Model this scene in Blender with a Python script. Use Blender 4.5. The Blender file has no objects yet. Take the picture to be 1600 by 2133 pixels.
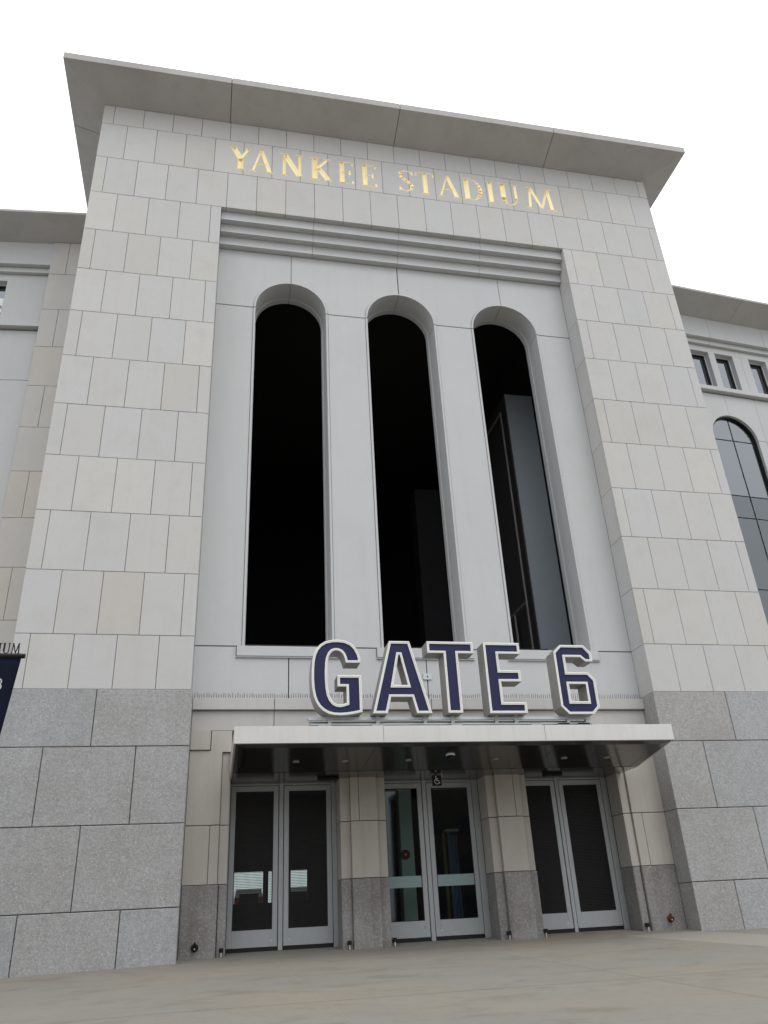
import bpy, bmesh, math, random
from mathutils import Vector, Matrix
random.seed(7)
S = bpy.context.scene

# ------------------------------------------------------------------ camera
cd = bpy.data.cameras.new('camera')
cam = bpy.data.objects.new('camera', cd)
S.collection.objects.link(cam)
cd.sensor_fit = 'HORIZONTAL'; cd.sensor_width = 36.0
cd.lens = 36.0 * 1653.2 / 1600.0
cd.clip_start = 0.05; cd.clip_end = 2000
R_ = Vector((0.9788148, -0.19887317, -0.04869342))
U_ = Vector((-0.04854107, -0.45643865, 0.88842981))
F_ = Vector((0.19891041, 0.86724461, 0.45642242))
M = Matrix((R_, U_, -F_)).transposed().to_4x4()
M.translation = Vector((0.3906, -14.0305, 0.4363))
cam.matrix_world = M
S.camera = cam

# ------------------------------------------------------------------ light: flat overcast sky
SUN_EL, SUN_ROT = math.radians(52), math.radians(160)
w = bpy.data.worlds.new('World'); S.world = w; w.use_nodes = True
nt = w.node_tree; nt.nodes.clear()
N = nt.nodes.new; L = nt.links.new
out = N('ShaderNodeOutputWorld'); bg = N('ShaderNodeBackground'); bg.inputs['Strength'].default_value = 0.1
sky = N('ShaderNodeTexSky'); sky.sky_type = 'NISHITA'; sky.sun_disc = False
sky.sun_elevation = SUN_EL; sky.sun_rotation = SUN_ROT; sky.dust_density = 4; sky.air_density = 1.2
hs = N('ShaderNodeHueSaturation'); hs.inputs['Saturation'].default_value = 0.12
tc = N('ShaderNodeTexCoord'); sx = N('ShaderNodeSeparateXYZ'); L(tc.outputs['Generated'], sx.inputs[0])
mr = N('ShaderNodeMapRange'); mr.inputs['From Min'].default_value = 0.0; mr.inputs['From Max'].default_value = 1.0
mr.inputs['To Min'].default_value = 10.5; mr.inputs['To Max'].default_value = 21.0      # cloud layer, brighter overhead
L(sx.outputs['Z'], mr.inputs['Value'])
tint = N('ShaderNodeVectorMath'); tint.operation = 'MULTIPLY'; tint.inputs[1].default_value = (0.97, 1.0, 1.04)
L(mr.outputs[0], tint.inputs[0])
mx = N('ShaderNodeMixRGB'); mx.inputs['Fac'].default_value = 0.88
L(sky.outputs[0], hs.inputs['Color']); L(hs.outputs[0], mx.inputs[1]); L(tint.outputs[0], mx.inputs[2])
L(mx.outputs[0], bg.inputs['Color']); L(bg.outputs[0], out.inputs['Surface'])

sd = bpy.data.lights.new('sun', 'SUN'); sd.energy = 0.6; sd.angle = math.radians(25); sd.color = (1.0, 0.97, 0.93)
so = bpy.data.objects.new('sun', sd); S.collection.objects.link(so)
d = Vector((math.sin(SUN_ROT) * math.cos(SUN_EL), math.cos(SUN_ROT) * math.cos(SUN_EL), math.sin(SUN_EL)))
so.rotation_euler = d.to_track_quat('Z', 'Y').to_euler()
S.view_settings.view_transform = 'Standard'; S.view_settings.look = 'None'
S.view_settings.gamma = 1.0; S.view_settings.use_curve_mapping = False
S.view_settings.exposure = 0.05

# ------------------------------------------------------------------ materials
def mat(name, col, rough=0.8, metal=0.0, rnd=None, stain=None, fleck=None, bump=None, scale=1.0, aniso=(1, 1, 1), spec=0.3, streak=None):
    """col base; rnd: second colour chosen per object; stain: (colour, amount, scale); fleck: (light, dark, scale); bump: (scale, strength)"""
    m = bpy.data.materials.new(name); m.use_nodes = True
    nt = m.node_tree; nt.nodes.clear(); N = nt.nodes.new; L = nt.links.new
    o = N('ShaderNodeOutputMaterial'); b = N('ShaderNodeBsdfPrincipled')
    b.inputs['Roughness'].default_value = rough; b.inputs['Metallic'].default_value = metal
    b.inputs['Specular IOR Level'].default_value = spec
    L(b.outputs[0], o.inputs['Surface'])
    geo = N('ShaderNodeNewGeometry'); oi = N('ShaderNodeObjectInfo')
    mp = N('ShaderNodeMapping'); mp.inputs['Scale'].default_value = aniso; L(geo.outputs['Position'], mp.inputs['Vector'])
    P = mp.outputs[0]
    def rgb(c):
        n = N('ShaderNodeRGB'); n.outputs[0].default_value = (*c, 1); return n.outputs[0]
    c = rgb(col)
    def mix(a, bb, fac, mode='MIX'):
        n = N('ShaderNodeMixRGB'); n.blend_type = mode
        if isinstance(fac, float): n.inputs[0].default_value = fac
        else: L(fac, n.inputs[0])
        L(a, n.inputs[1]); L(bb, n.inputs[2]); return n.outputs[0]
    def noise(sc, det=4.0, rough_=0.55, src=None, dist=0.0):
        n = N('ShaderNodeTexNoise'); n.inputs['Scale'].default_value = sc; n.inputs['Detail'].default_value = det
        n.inputs['Roughness'].default_value = rough_; n.inputs['Distortion'].default_value = dist
        L(src or P, n.inputs['Vector']); return n.outputs['Fac']
    def ramp(v, a, bb, lo=0.0, hi=1.0):
        n = N('ShaderNodeMapRange'); n.inputs[1].default_value = a; n.inputs[2].default_value = bb
        n.inputs[3].default_value = lo; n.inputs[4].default_value = hi; L(v, n.inputs[0]); return n.outputs[0]
    if rnd:
        cr = N('ShaderNodeValToRGB'); e = cr.color_ramp; e.interpolation = 'LINEAR'
        e.elements[0].position = 0; e.elements[0].color = (*rnd[0], 1)
        e.elements[1].position = 1; e.elements[1].color = (*rnd[-1], 1)
        for i, q in enumerate(rnd[1:-1]):
            el = e.elements.new((i + 1) / (len(rnd) - 1)); el.color = (*q, 1)
        L(oi.outputs['Random'], cr.inputs[0]); c = cr.outputs[0]
    if stain:
        for sc_, amt, colr, lo in stain:
            c = mix(c, rgb(colr), ramp(noise(sc_, 5.0, 0.6, dist=0.4), lo, lo + 0.28, 0.0, amt))
    if streak:   # dirt run down the face: noise squeezed in z
        ms = N('ShaderNodeMapping'); ms.inputs['Scale'].default_value = (streak[0], streak[0], streak[0] * 0.06)
        L(geo.outputs['Position'], ms.inputs['Vector'])
        c = mix(c, rgb(streak[2]), ramp(noise(1.0, 5.0, 0.6, src=ms.outputs[0]), 0.5, 0.85, 0.0, streak[1]))
    # fine tooth everywhere
    c = mix(c, rgb((0.80, 0.80, 0.80)), ramp(noise(35 * scale, 3.0, 0.6), 0.3, 0.7, 0.0, 0.30), 'MULTIPLY')
    if fleck:
        lt, dk, sc_ = fleck
        n1 = noise(sc_, 6.0, 0.8)
        c = mix(c, rgb(dk), ramp(n1, 0.50, 0.30, 0.0, 0.75))
        c = mix(c, rgb(lt), ramp(n1, 0.52, 0.72, 0.0, 0.6))
        v = N('ShaderNodeTexVoronoi'); v.inputs['Scale'].default_value = sc_ * 1.1; L(P, v.inputs['Vector'])
        c = mix(c, rgb(tuple(min(1, q * 1.6) for q in lt)), ramp(v.outputs['Distance'], 0.17, 0.09, 0.0, 0.75))
    L(c, b.inputs['Base Color'])
    if bump:
        bn = N('ShaderNodeBump'); bn.inputs['Strength'].default_value = bump[1]; bn.inputs['Distance'].default_value = bump[2] if len(bump) > 2 else 0.01
        L(noise(bump[0], 5.0, 0.65), bn.inputs['Height']); L(bn.outputs[0], b.inputs['Normal'])
    return m

LIME = [(0.515, 0.505, 0.484), (0.52, 0.515, 0.503), (0.51, 0.511, 0.509), (0.54, 0.53, 0.507), (0.51, 0.51, 0.508),
        (0.495, 0.475, 0.44), (0.508, 0.509, 0.509), (0.515, 0.508, 0.49), (0.50, 0.50, 0.498), (0.51, 0.503, 0.488), (0.495, 0.496, 0.496)]
M_lime = mat('limestone', LIME[0], 0.85, rnd=LIME, stain=[(1.3, 0.35, (0.42, 0.40, 0.37), 0.5), (5, 0.22, (0.42, 0.39, 0.34), 0.52), (16, 0.12, (0.40, 0.385, 0.36), 0.5)], streak=(6.0, 0.16, (0.37, 0.355, 0.33)), bump=(60, 0.15, 0.004))
LIMW = [(0.49, 0.465, 0.43), (0.50, 0.485, 0.46), (0.48, 0.47, 0.45), (0.51, 0.475, 0.425), (0.49, 0.48, 0.465)]
M_limew = mat('warm_limestone', LIMW[0], 0.85, rnd=LIMW, stain=[(1.3, 0.3, (0.38, 0.35, 0.31), 0.5)], bump=(60, 0.15, 0.004))
PRE = [(0.50, 0.508, 0.513), (0.508, 0.514, 0.518), (0.49, 0.497, 0.502)]
M_pre = mat('precast_concrete', PRE[0], 0.8, rnd=PRE, stain=[(0.7, 0.35, (0.45, 0.455, 0.46), 0.45), (4, 0.15, (0.45, 0.44, 0.42), 0.5)], streak=(5.0, 0.18, (0.38, 0.37, 0.35)), bump=(90, 0.1, 0.003))
M_prew = mat('warm_precast', (0.44, 0.42, 0.39), 0.8, rnd=[(0.48, 0.468, 0.455), (0.455, 0.445, 0.43), (0.49, 0.47, 0.445)], stain=[(1.5, 0.4, (0.39, 0.37, 0.34), 0.45)], streak=(9.0, 0.25, (0.30, 0.27, 0.24)), bump=(90, 0.1, 0.003))
M_cor = mat('cornice_concrete', (0.36, 0.345, 0.33), 0.85, rnd=[(0.45, 0.44, 0.428), (0.43, 0.421, 0.41), (0.46, 0.45, 0.438)], stain=[(0.6, 0.4, (0.30, 0.285, 0.27), 0.45), (2.5, 0.25, (0.31, 0.295, 0.275), 0.5)], streak=(4.0, 0.35, (0.28, 0.265, 0.25)), bump=(40, 0.1, 0.003))
GR = [(0.345, 0.348, 0.352), (0.36, 0.367, 0.376), (0.345, 0.343, 0.34), (0.355, 0.348, 0.343), (0.335, 0.342, 0.352), (0.345, 0.335, 0.327)]
M_pier = mat('beige_pier_stone', (0.43, 0.40, 0.36), 0.8, rnd=[(0.45, 0.428, 0.392), (0.43, 0.407, 0.37), (0.46, 0.44, 0.41)], stain=[(1.2, 0.5, (0.36, 0.325, 0.28), 0.45)], streak=(9.0, 0.3, (0.27, 0.235, 0.20)), bump=(90, 0.1, 0.003))
M_gran = mat('flamed_granite', GR[0], 0.75, rnd=GR, stain=[(0.9, 0.5, (0.27, 0.262, 0.25), 0.43), (2.6, 0.4, (0.40, 0.405, 0.41), 0.48), (0.5, 0.3, (0.28, 0.268, 0.255), 0.52)], streak=(3.0, 0.2, (0.24, 0.23, 0.22)), fleck=((0.50, 0.51, 0.52), (0.19, 0.19, 0.195), 27), bump=(38, 0.9, 0.009))
M_gran2 = mat('base_granite', (0.25, 0.24, 0.235), 0.7, rnd=[(0.262, 0.255, 0.253), (0.255, 0.243, 0.238), (0.24, 0.232, 0.228)], stain=[(1.6, 0.6, (0.125, 0.112, 0.105), 0.42), (3.1, 0.5, (0.16, 0.115, 0.085), 0.56)], streak=(7.0, 0.7, (0.10, 0.085, 0.075)), fleck=((0.42, 0.41, 0.40), (0.13, 0.125, 0.12), 24), bump=(45, 0.4, 0.006))
M_mort = mat('dark_joint', (0.05, 0.048, 0.045), 0.95)
M_steel = mat('brushed_stainless', (0.62, 0.61, 0.585), 0.42, 0.75, stain=[(2.0, 0.3, (0.50, 0.48, 0.45), 0.45)], streak=(12.0, 0.35, (0.44, 0.42, 0.39)), bump=(80, 0.05, 0.002))
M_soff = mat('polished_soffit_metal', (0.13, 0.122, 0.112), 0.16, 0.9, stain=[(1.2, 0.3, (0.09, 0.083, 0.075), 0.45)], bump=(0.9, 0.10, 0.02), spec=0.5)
M_galv = mat('galvanised_steel', (0.50, 0.53, 0.55), 0.45, 0.6, stain=[(8, 0.4, (0.38, 0.41, 0.43), 0.45)])
M_side = mat('letter_side_metal', (0.36, 0.35, 0.33), 0.5, 0.5, stain=[(3, 0.3, (0.27, 0.26, 0.24), 0.45)])
M_rim = mat('letter_rim_paint', (0.74, 0.74, 0.71), 0.45, 0.0, stain=[(5, 0.15, (0.55, 0.54, 0.50), 0.5)], spec=0.4)
M_navy = mat('letter_navy_face', (0.016, 0.018, 0.066), 0.45, 0.0, stain=[(3, 0.3, (0.022, 0.024, 0.08), 0.45)], spec=0.25)
M_gold = mat('gold_leaf', (1.0, 0.85, 0.50), 0.35, 0.25, stain=[(6, 0.3, (0.88, 0.62, 0.22), 0.5)])
M_door = mat('door_aluminium', (0.40, 0.42, 0.43), 0.5, 0.35, stain=[(2.2, 0.35, (0.30, 0.31, 0.32), 0.45)], streak=(10, 0.15, (0.25, 0.25, 0.24)))
M_blk = mat('black_rubber', (0.012, 0.012, 0.013), 0.6)
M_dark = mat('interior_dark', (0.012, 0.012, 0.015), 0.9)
M_fin = mat('interior_blue_grey_wall', (0.62, 0.70, 0.77), 0.8, stain=[(0.8, 0.3, (0.50, 0.57, 0.64), 0.45)])
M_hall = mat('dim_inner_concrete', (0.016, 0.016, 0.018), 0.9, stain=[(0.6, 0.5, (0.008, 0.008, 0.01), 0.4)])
M_fin2 = mat('interior_dark_metal', (0.09, 0.085, 0.085), 0.6)
M_mesh = mat('dark_mesh_wire', (0.028, 0.027, 0.027), 0.5, 0.3)
M_white = mat('white_plastic', (0.75, 0.76, 0.77), 0.4)
M_navycl = mat('navy_banner_cloth', (0.0035, 0.0055, 0.018), 0.8, bump=(160, 0.15, 0.001), spec=0.15)
M_black = mat('black_painted_metal', (0.012, 0.012, 0.012), 0.4, 0.3)
M_red = mat('red_plastic', (0.26, 0.03, 0.028), 0.5)
M_frame = mat('window_frame_metal', (0.42, 0.42, 0.40), 0.45, 0.3)
M_frost = mat('frosted_door_band', (0.27, 0.36, 0.36), 0.55)
M_rust = mat('rusty_steel', (0.12, 0.045, 0.02), 0.8, stain=[(20, 0.6, (0.05, 0.03, 0.02), 0.45)])
M_brass = mat('worn_metal_stub', (0.55, 0.53, 0.48), 0.5, 0.4)
M_grd = mat('worn_concrete', (0.17, 0.158, 0.135), 0.8, rnd=[(0.220, 0.205, 0.174), (0.216, 0.201, 0.170), (0.223, 0.207, 0.175)],
            stain=[(0.35, 0.7, (0.262, 0.208, 0.150), 0.45), (0.55, 0.7, (0.180, 0.185, 0.168), 0.47), (1.6, 0.55, (0.245, 0.232, 0.20), 0.5), (2.4, 0.6, (0.115, 0.10, 0.082), 0.52), (9.0, 0.35, (0.13, 0.12, 0.10), 0.52), (28, 0.5, (0.11, 0.10, 0.085), 0.60), (45, 0.35, (0.30, 0.285, 0.25), 0.56)],
            bump=(50, 0.3, 0.004), aniso=(0.75, 1.0, 1.0))
M_grdj = mat('slab_joint_filler', (0.27, 0.25, 0.215), 0.9)

def glass(name, tint, refl=0.06, rough=0.03):
    m = bpy.data.materials.new(name); m.use_nodes = True
    nt = m.node_tree; nt.nodes.clear(); N = nt.nodes.new; L = nt.links.new
    o = N('ShaderNodeOutputMaterial'); mx = N('ShaderNodeMixShader'); t = N('ShaderNodeBsdfTransparent'); g = N('ShaderNodeBsdfGlossy')
    t.inputs[0].default_value = (*tint, 1); g.inputs['Roughness'].default_value = rough; g.inputs['Color'].default_value = (0.9, 0.95, 1, 1)
    lw = N('ShaderNodeFresnel'); lw.inputs['IOR'].default_value = 1.45
    ad = N('ShaderNodeMath'); ad.operation = 'MULTIPLY_ADD'; ad.inputs[1].default_value = 1.0; ad.inputs[2].default_value = refl
    L(lw.outputs[0], ad.inputs[0]); L(ad.outputs[0], mx.inputs[0]); L(t.outputs[0], mx.inputs[1]); L(g.outputs[0], mx.inputs[2])
    L(mx.outputs[0], o.inputs['Surface']); return m
M_gl = glass('clear_door_glass', (0.80, 0.86, 0.84), 0.0)
M_glw = glass('tinted_window_glass', (0.55, 0.62, 0.66), 0.17, 0.02)
M_glg = glass('spandrel_glass', (0.66, 0.78, 0.75), 0.10, 0.05)
M_span = mat('spandrel_backing', (0.40, 0.47, 0.455), 0.8)

# ------------------------------------------------------------------ helpers
def link(name, me, m, parent=None, loc=(0, 0, 0)):
    o = bpy.data.objects.new(name, me); S.collection.objects.link(o)
    if m is not None and not me.materials: me.materials.append(m)
    o.location = loc
    if parent is not None: o.parent = parent
    return o
def empty(name, loc=(0, 0, 0), rz=0.0):
    o = bpy.data.objects.new(name, None); S.collection.objects.link(o); o.empty_display_size = 0.3
    o.location = loc; o.rotation_euler = (0, 0, rz); return o
def tag(o, label=None, cat=None, group=None, kind=None):
    if label: o['label'] = label
    if cat: o['category'] = cat
    if group: o['group'] = group
    if kind: o['kind'] = kind
    return o
def bm_box(bm, x0, x1, y0, y1, z0, z1, ch=0.0):
    """box; ch chamfers the four edges of the front (-y) face"""
    c = ch
    f = [(x0 + c, y0, z0 + c), (x1 - c, y0, z0 + c), (x1 - c, y0, z1 - c), (x0 + c, y0, z1 - c)]
    vs = [bm.verts.new(p) for p in f]
    if c > 0:
        m_ = [bm.verts.new(p) for p in [(x0, y0 + c, z0), (x1, y0 + c, z0), (x1, y0 + c, z1), (x0, y0 + c, z1)]]
        for i in range(4): bm.faces.new((vs[i], m_[i], m_[(i + 1) % 4], vs[(i + 1) % 4]))
    else: m_ = vs
    k = [bm.verts.new(p) for p in [(x0, y1, z0), (x1, y1, z0), (x1, y1, z1), (x0, y1, z1)]]
    bm.faces.new(vs)
    for i in range(4): bm.faces.new((m_[i], k[i], k[(i + 1) % 4], m_[(i + 1) % 4]))
    bm.faces.new(k[::-1])
def done(bm, name):
    bmesh.ops.recalc_face_normals(bm, faces=bm.faces[:])
    me = bpy.data.meshes.new(name); bm.to_mesh(me); bm.free(); return me
_cache = {}
def block(name, m, parent, x0, x1, z0, z1, y=0.0, t=0.06, ch=0.005, side=False):
    """one stone: origin at its lower left front corner; alike stones share a mesh"""
    key = (m.name, round(x1 - x0, 3), round(z1 - z0, 3), round(t, 3), ch)
    if key not in _cache:
        bm = bmesh.new(); bm_box(bm, 0, x1 - x0, 0, t, 0, z1 - z0, ch); _cache[key] = done(bm, name)
    return link(name, _cache[key], m, parent, (x0, y, z0))
def boxo(name, m, parent, x0, x1, y0, y1, z0, z1, ch=0.0, bev=0.0):
    bm = bmesh.new(); bm_box(bm, x0, x1, y0, y1, z0, z1, ch)
    if bev: bmesh.ops.bevel(bm, geom=bm.edges[:], offset=bev, segments=1, affect='EDGES')
    return link(name, done(bm, name), m, parent)
def bm_prism(bm, poly, y0, y1):
    a = [bm.verts.new((x, y0, z)) for x, z in poly]; b = [bm.verts.new((x, y1, z)) for x, z in poly]
    n = len(poly)
    bm.faces.new(a); bm.faces.new(b[::-1])
    for i in range(n): bm.faces.new((a[i], b[i], b[(i + 1) % n], a[(i + 1) % n]))
def prism(name, m, parent, poly, y0, y1, bev=0.0):
    bm = bmesh.new(); bm_prism(bm, poly, y0, y1)
    if bev:
        bmesh.ops.recalc_face_normals(bm, faces=bm.faces[:])
        fe = [e for e in bm.edges if all(abs(v.co.y - y0) < 1e-6 for v in e.verts)]
        bmesh.ops.bevel(bm, geom=fe, offset=bev, segments=1, affect='EDGES')
    return link(name, done(bm, name), m, parent)
def bm_cyl(bm, p0, p1, r0, r1=None, n=12):
    p0 = Vector(p0); p1 = Vector(p1); r1 = r0 if r1 is None else r1
    ax = (p1 - p0).normalized(); u = ax.orthogonal().normalized(); v = ax.cross(u)
    A = []; B = []
    for i in range(n):
        a = 2 * math.pi * i / n; q = u * math.cos(a) + v * math.sin(a)
        A.append(bm.verts.new(p0 + q * r0)); B.append(bm.verts.new(p1 + q * r1))
    for i in range(n): bm.faces.new((A[i], A[(i + 1) % n], B[(i + 1) % n], B[i]))
    bm.faces.new(A[::-1]); bm.faces.new(B)
def cyl(name, m, parent, p0, p1, r0, r1=None, n=16):
    bm = bmesh.new(); bm_cyl(bm, p0, p1, r0, r1, n); return link(name, done(bm, name), m, parent)
def arc(cx, cz, r, a0, a1, n):
    return [(cx + r * math.cos(math.radians(a0 + (a1 - a0) * i / n)), cz + r * math.sin(math.radians(a0 + (a1 - a0) * i / n))) for i in range(n + 1)]

J = 0.0045   # half a joint
def jit(a=0.0012): return random.uniform(-a, a)

# ------------------------------------------------------------------ ground
def gz(x, y):
    z = 0.0
    if y < 0: z += 0.025 * max(y, -26)
    else: z += 0.075 * min(y, 0.95)
    if x < 0: z -= 0.018 * min(-x, 9)
    if x > 8.8: z -= 0.018 * min(x - 8.8, 9)
    return z
def sheet(name, m, parent, xs, ys, dz=0.0, skirt=0.0):
    bm = bmesh.new()
    g = [[bm.verts.new((x, y, gz(x, y) + dz)) for x in xs] for y in ys]
    for j in range(len(ys) - 1):
        for i in range(len(xs) - 1): bm.faces.new((g[j][i], g[j][i + 1], g[j + 1][i + 1], g[j + 1][i]))
    if skirt:
        ring = [g[0][i] for i in range(len(xs))] + [g[j][-1] for j in range(1, len(ys))] + [g[-1][i] for i in range(len(xs) - 2, -1, -1)] + [g[j][0] for j in range(len(ys) - 2, 0, -1)]
        low = [bm.verts.new((v.co.x, v.co.y, v.co.z - skirt)) for v in ring]
        for i in range(len(ring)):
            k = (i + 1) % len(ring); bm.faces.new((ring[i], low[i], low[k], ring[k]))
    return link(name, done(bm, name), m, parent)
ground = sheet('ground', M_grdj, None, [-600, -60, -9, -6, -3, 0, 3, 6, 8.8, 12, 18, 60, 600], [-600, -60, -26, -20, -15, -10, -6, -3, 0, 0.95, 3, 30, 600], -0.0012)
tag(ground, kind='structure')
xe = [-9.2, -6.15, -3.1, 0.0, 1.45, 4.4, 7.35, 8.8, 11.85, 14.9, 17.95]
ye = [-16.8, -13.2, -9.6, -6.2, -3.1, 0.0]
for j in range(len(ye) - 1):
    for i in range(len(xe) - 1):
        if xe[i] == 0.0 or xe[i] == 7.35: continue
        a = xe[i]; b = xe[i + 1]
        if a == -3.1: b = 1.45
        if a == 4.4: b = 7.35
        mids = [v for v in (0.0, 8.8) if a < v < b]
        sheet('concrete_slab', M_grd, ground, [a + 0.005] + mids + [b - 0.005], [ye[j] + 0.005, ye[j + 1] - 0.005], 0.0, 0.0)
for a, b in [(0.05, 1.45), (1.45, 4.4), (4.4, 7.35), (7.35, 8.77)]:
    sheet('concrete_slab', M_grd, ground, [a + 0.004, b - 0.004], [0.005, 0.93], 0.0)

# ------------------------------------------------------------------ the gate building
B = empty('stadium_gate_building')
tag(B, 'tall grey stone stadium gatehouse with three arched openings over three pairs of doors', 'building')

X0, X1, XI, XO = -3.005, 11.792, 0.0, 8.82        # outer left, outer right, opening left, opening right
ROWS = [18.989, 18.32, 17.12, 15.92, 14.72, 13.52, 12.32, 11.12, 9.92, 8.72, 7.52, 6.32, 5.12, 4.152]
GROWS = [4.152, 3.195, 1.979, 0.761, -0.12]
ST = 0.7157
A_off = [4.41 + ST * k for k in range(-10, 11)]
B_off = [4.41 + ST * (k + 0.5) for k in range(-10, 10)]

# --- carved gold letters: stroke tables (x0,z0,x1,z1,w0,w1) in a unit box
def serif(x, z, w=0.2): return (x - w, z, x + w, z, 0.055, 0.055)
def bow(pts, ws):
    return [(pts[i][0], pts[i][1], pts[i + 1][0], pts[i + 1][1], ws[i], ws[i + 1]) for i in range(len(pts) - 1)]
def ell(cx, cz, rx, rz, a0, a1, n): return [(cx + rx * math.cos(math.radians(a0 + (a1 - a0) * i / n)), cz + rz * math.sin(math.radians(a0 + (a1 - a0) * i / n))) for i in range(n + 1)]
T, t_ = 0.225, 0.115
Sp = [(0.86, 0.82), (0.72, 0.93), (0.48, 0.965), (0.25, 0.90), (0.16, 0.76), (0.25, 0.62), (0.5, 0.51), (0.74, 0.39), (0.84, 0.25), (0.74, 0.10), (0.5, 0.035), (0.27, 0.06), (0.13, 0.2)]
GLYPH = {
 'Y': [(0.16, 0.97, 0.52, 0.46, T, T), (0.87, 0.97, 0.52, 0.46, t_, t_), (0.52, 0.5, 0.52, 0.03, T, T), serif(0.16, 0.98, 0.16), serif(0.86, 0.98, 0.14), serif(0.52, 0.02, 0.2)],
 'A': [(0.47, 0.97, 0.16, 0.03, 0.085, 0.085), (0.47, 1.0, 0.83, 0.03, 0.15, 0.17), (0.27, 0.36, 0.68, 0.36, 0.085, 0.085), serif(0.15, 0.02, 0.14), serif(0.83, 0.02, 0.17)],
 'N': [(0.18, 0.97, 0.18, 0.03, t_, t_), (0.18, 0.97, 0.84, 0.03, T, T), (0.84, 0.97, 0.84, 0.05, t_, t_), serif(0.14, 0.98, 0.14), serif(0.84, 0.98, 0.16), serif(0.18, 0.02, 0.16)],
 'K': [(0.25, 0.97, 0.25, 0.03, T, T), (0.82, 0.95, 0.32, 0.47, t_, t_), (0.42, 0.54, 0.86, 0.03, T * 0.9, T), serif(0.25, 0.98, 0.22), serif(0.25, 0.02, 0.22), serif(0.82, 0.98, 0.16), serif(0.85, 0.02, 0.18)],
 'E': [(0.28, 0.97, 0.28, 0.03, 0.2, 0.2), (0.1, 0.975, 0.9, 0.975, 0.05, 0.05), (0.3, 0.51, 0.72, 0.51, 0.05, 0.05), (0.1, 0.025, 0.9, 0.025, 0.05, 0.05), (0.9, 0.98, 0.9, 0.82, 0.09, 0.03), (0.73, 0.62, 0.73, 0.4, 0.04, 0.09), (0.92, 0.16, 0.9, 0.02, 0.03, 0.11)],
 'S': bow(Sp, [0.05, 0.06, 0.07, 0.10, 0.13, 0.16, 0.17, 0.16, 0.13, 0.10, 0.07, 0.06, 0.05]) + [(0.87, 0.97, 0.88, 0.76, 0.03, 0.05), (0.13, 0.24, 0.11, 0.03, 0.05, 0.03)],
 'T': [(0.5, 0.97, 0.5, 0.03, 0.19, 0.19), (0.06, 0.975, 0.94, 0.975, 0.05, 0.05), (0.06, 0.98, 0.05, 0.8, 0.09, 0.03), (0.94, 0.98, 0.95, 0.8, 0.09, 0.03), serif(0.5, 0.02, 0.22)],
 'D': [(0.2, 0.97, 0.2, 0.03, T, T)] + bow([(0.2, 0.97)] + ell(0.45, 0.5, 0.45, 0.47, 90, -90, 10) + [(0.2, 0.03)], [0.05, 0.05, 0.06, 0.09, 0.13, 0.17, 0.18, 0.17, 0.13, 0.09, 0.06, 0.05, 0.05]) + [serif(0.14, 0.98, 0.12), serif(0.14, 0.02, 0.12)],
 'I': [(0.5, 0.97, 0.5, 0.03, 0.5, 0.5), (0.0, 0.98, 1.0, 0.98, 0.05, 0.05), (0.0, 0.02, 1.0, 0.02, 0.05, 0.05)],
 'U': [(0.2, 0.97, 0.2, 0.32, T, T)] + bow([(0.2, 0.34)] + ell(0.52, 0.3, 0.32, 0.27, 190, 350, 7) + [(0.84, 0.34)], [T, 0.17, 0.15, 0.12, 0.09, 0.08, 0.08, 0.08, t_, t_]) + [(0.84, 0.97, 0.84, 0.32, t_, t_), serif(0.2, 0.98, 0.2), serif(0.84, 0.98, 0.15)],
 'M': [(0.2, 0.97, 0.12, 0.03, t_, t_), (0.2, 0.99, 0.52, 0.05, 0.14, 0.13), (0.8, 0.99, 0.52, 0.05, t_, t_), (0.79, 0.97, 0.87, 0.03, 0.15, 0.15), serif(0.17, 0.98, 0.1), serif(0.82, 0.98, 0.1), serif(0.12, 0.02, 0.12), serif(0.87, 0.02, 0.14)],
}
def stroke_quads(ch, x0, x1, z0, z1, bold=1.0):
    W, H = x1 - x0, z1 - z0; r = []
    for (a, b, c, d_, w0, w1) in GLYPH[ch]:
        p = Vector((x0 + a * W, z0 + b * H)); q = Vector((x0 + c * W, z0 + d_ * H))
        k = 0.62 if ch != 'I' else W
        r.append((p, q, w0 * k * bold * (1 if ch == 'I' and w0 < 0.1 else 1), w1 * k * bold))
    return r
def boolean(obj, cutter, op, self_=False):
    md = obj.modifiers.new('b', 'BOOLEAN'); md.operation = op; md.object = cutter; md.solver = 'EXACT'; md.use_self = self_
    dg = bpy.context.evaluated_depsgraph_get(); dg.update()
    me = bpy.data.meshes.new_from_object(obj.evaluated_get(dg)); obj.modifiers.clear(); return me
LET = [('Y', 0.13, 0.66), ('A', 0.62, 1.24), ('N', 1.39, 1.99), ('K', 2.13, 2.72), ('E', 2.86, 3.31), ('E', 3.46, 3.92),
       ('S', 4.46, 4.93), ('T', 4.95, 5.47), ('A', 5.52, 6.18), ('D', 6.25, 6.80), ('I', 6.91, 7.15), ('U', 7.28, 7.84), ('M', 8.02, 8.87)]
LZ0, LZ1 = 17.30, 18.115
cutters = []      # (cutter, x0, x1): one convex groove per pen stroke
ORD = ['first', 'second', 'third']
seen = {}; names_tot = {}
for c, a, b in LET: names_tot[c] = names_tot.get(c, 0) + 1
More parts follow.
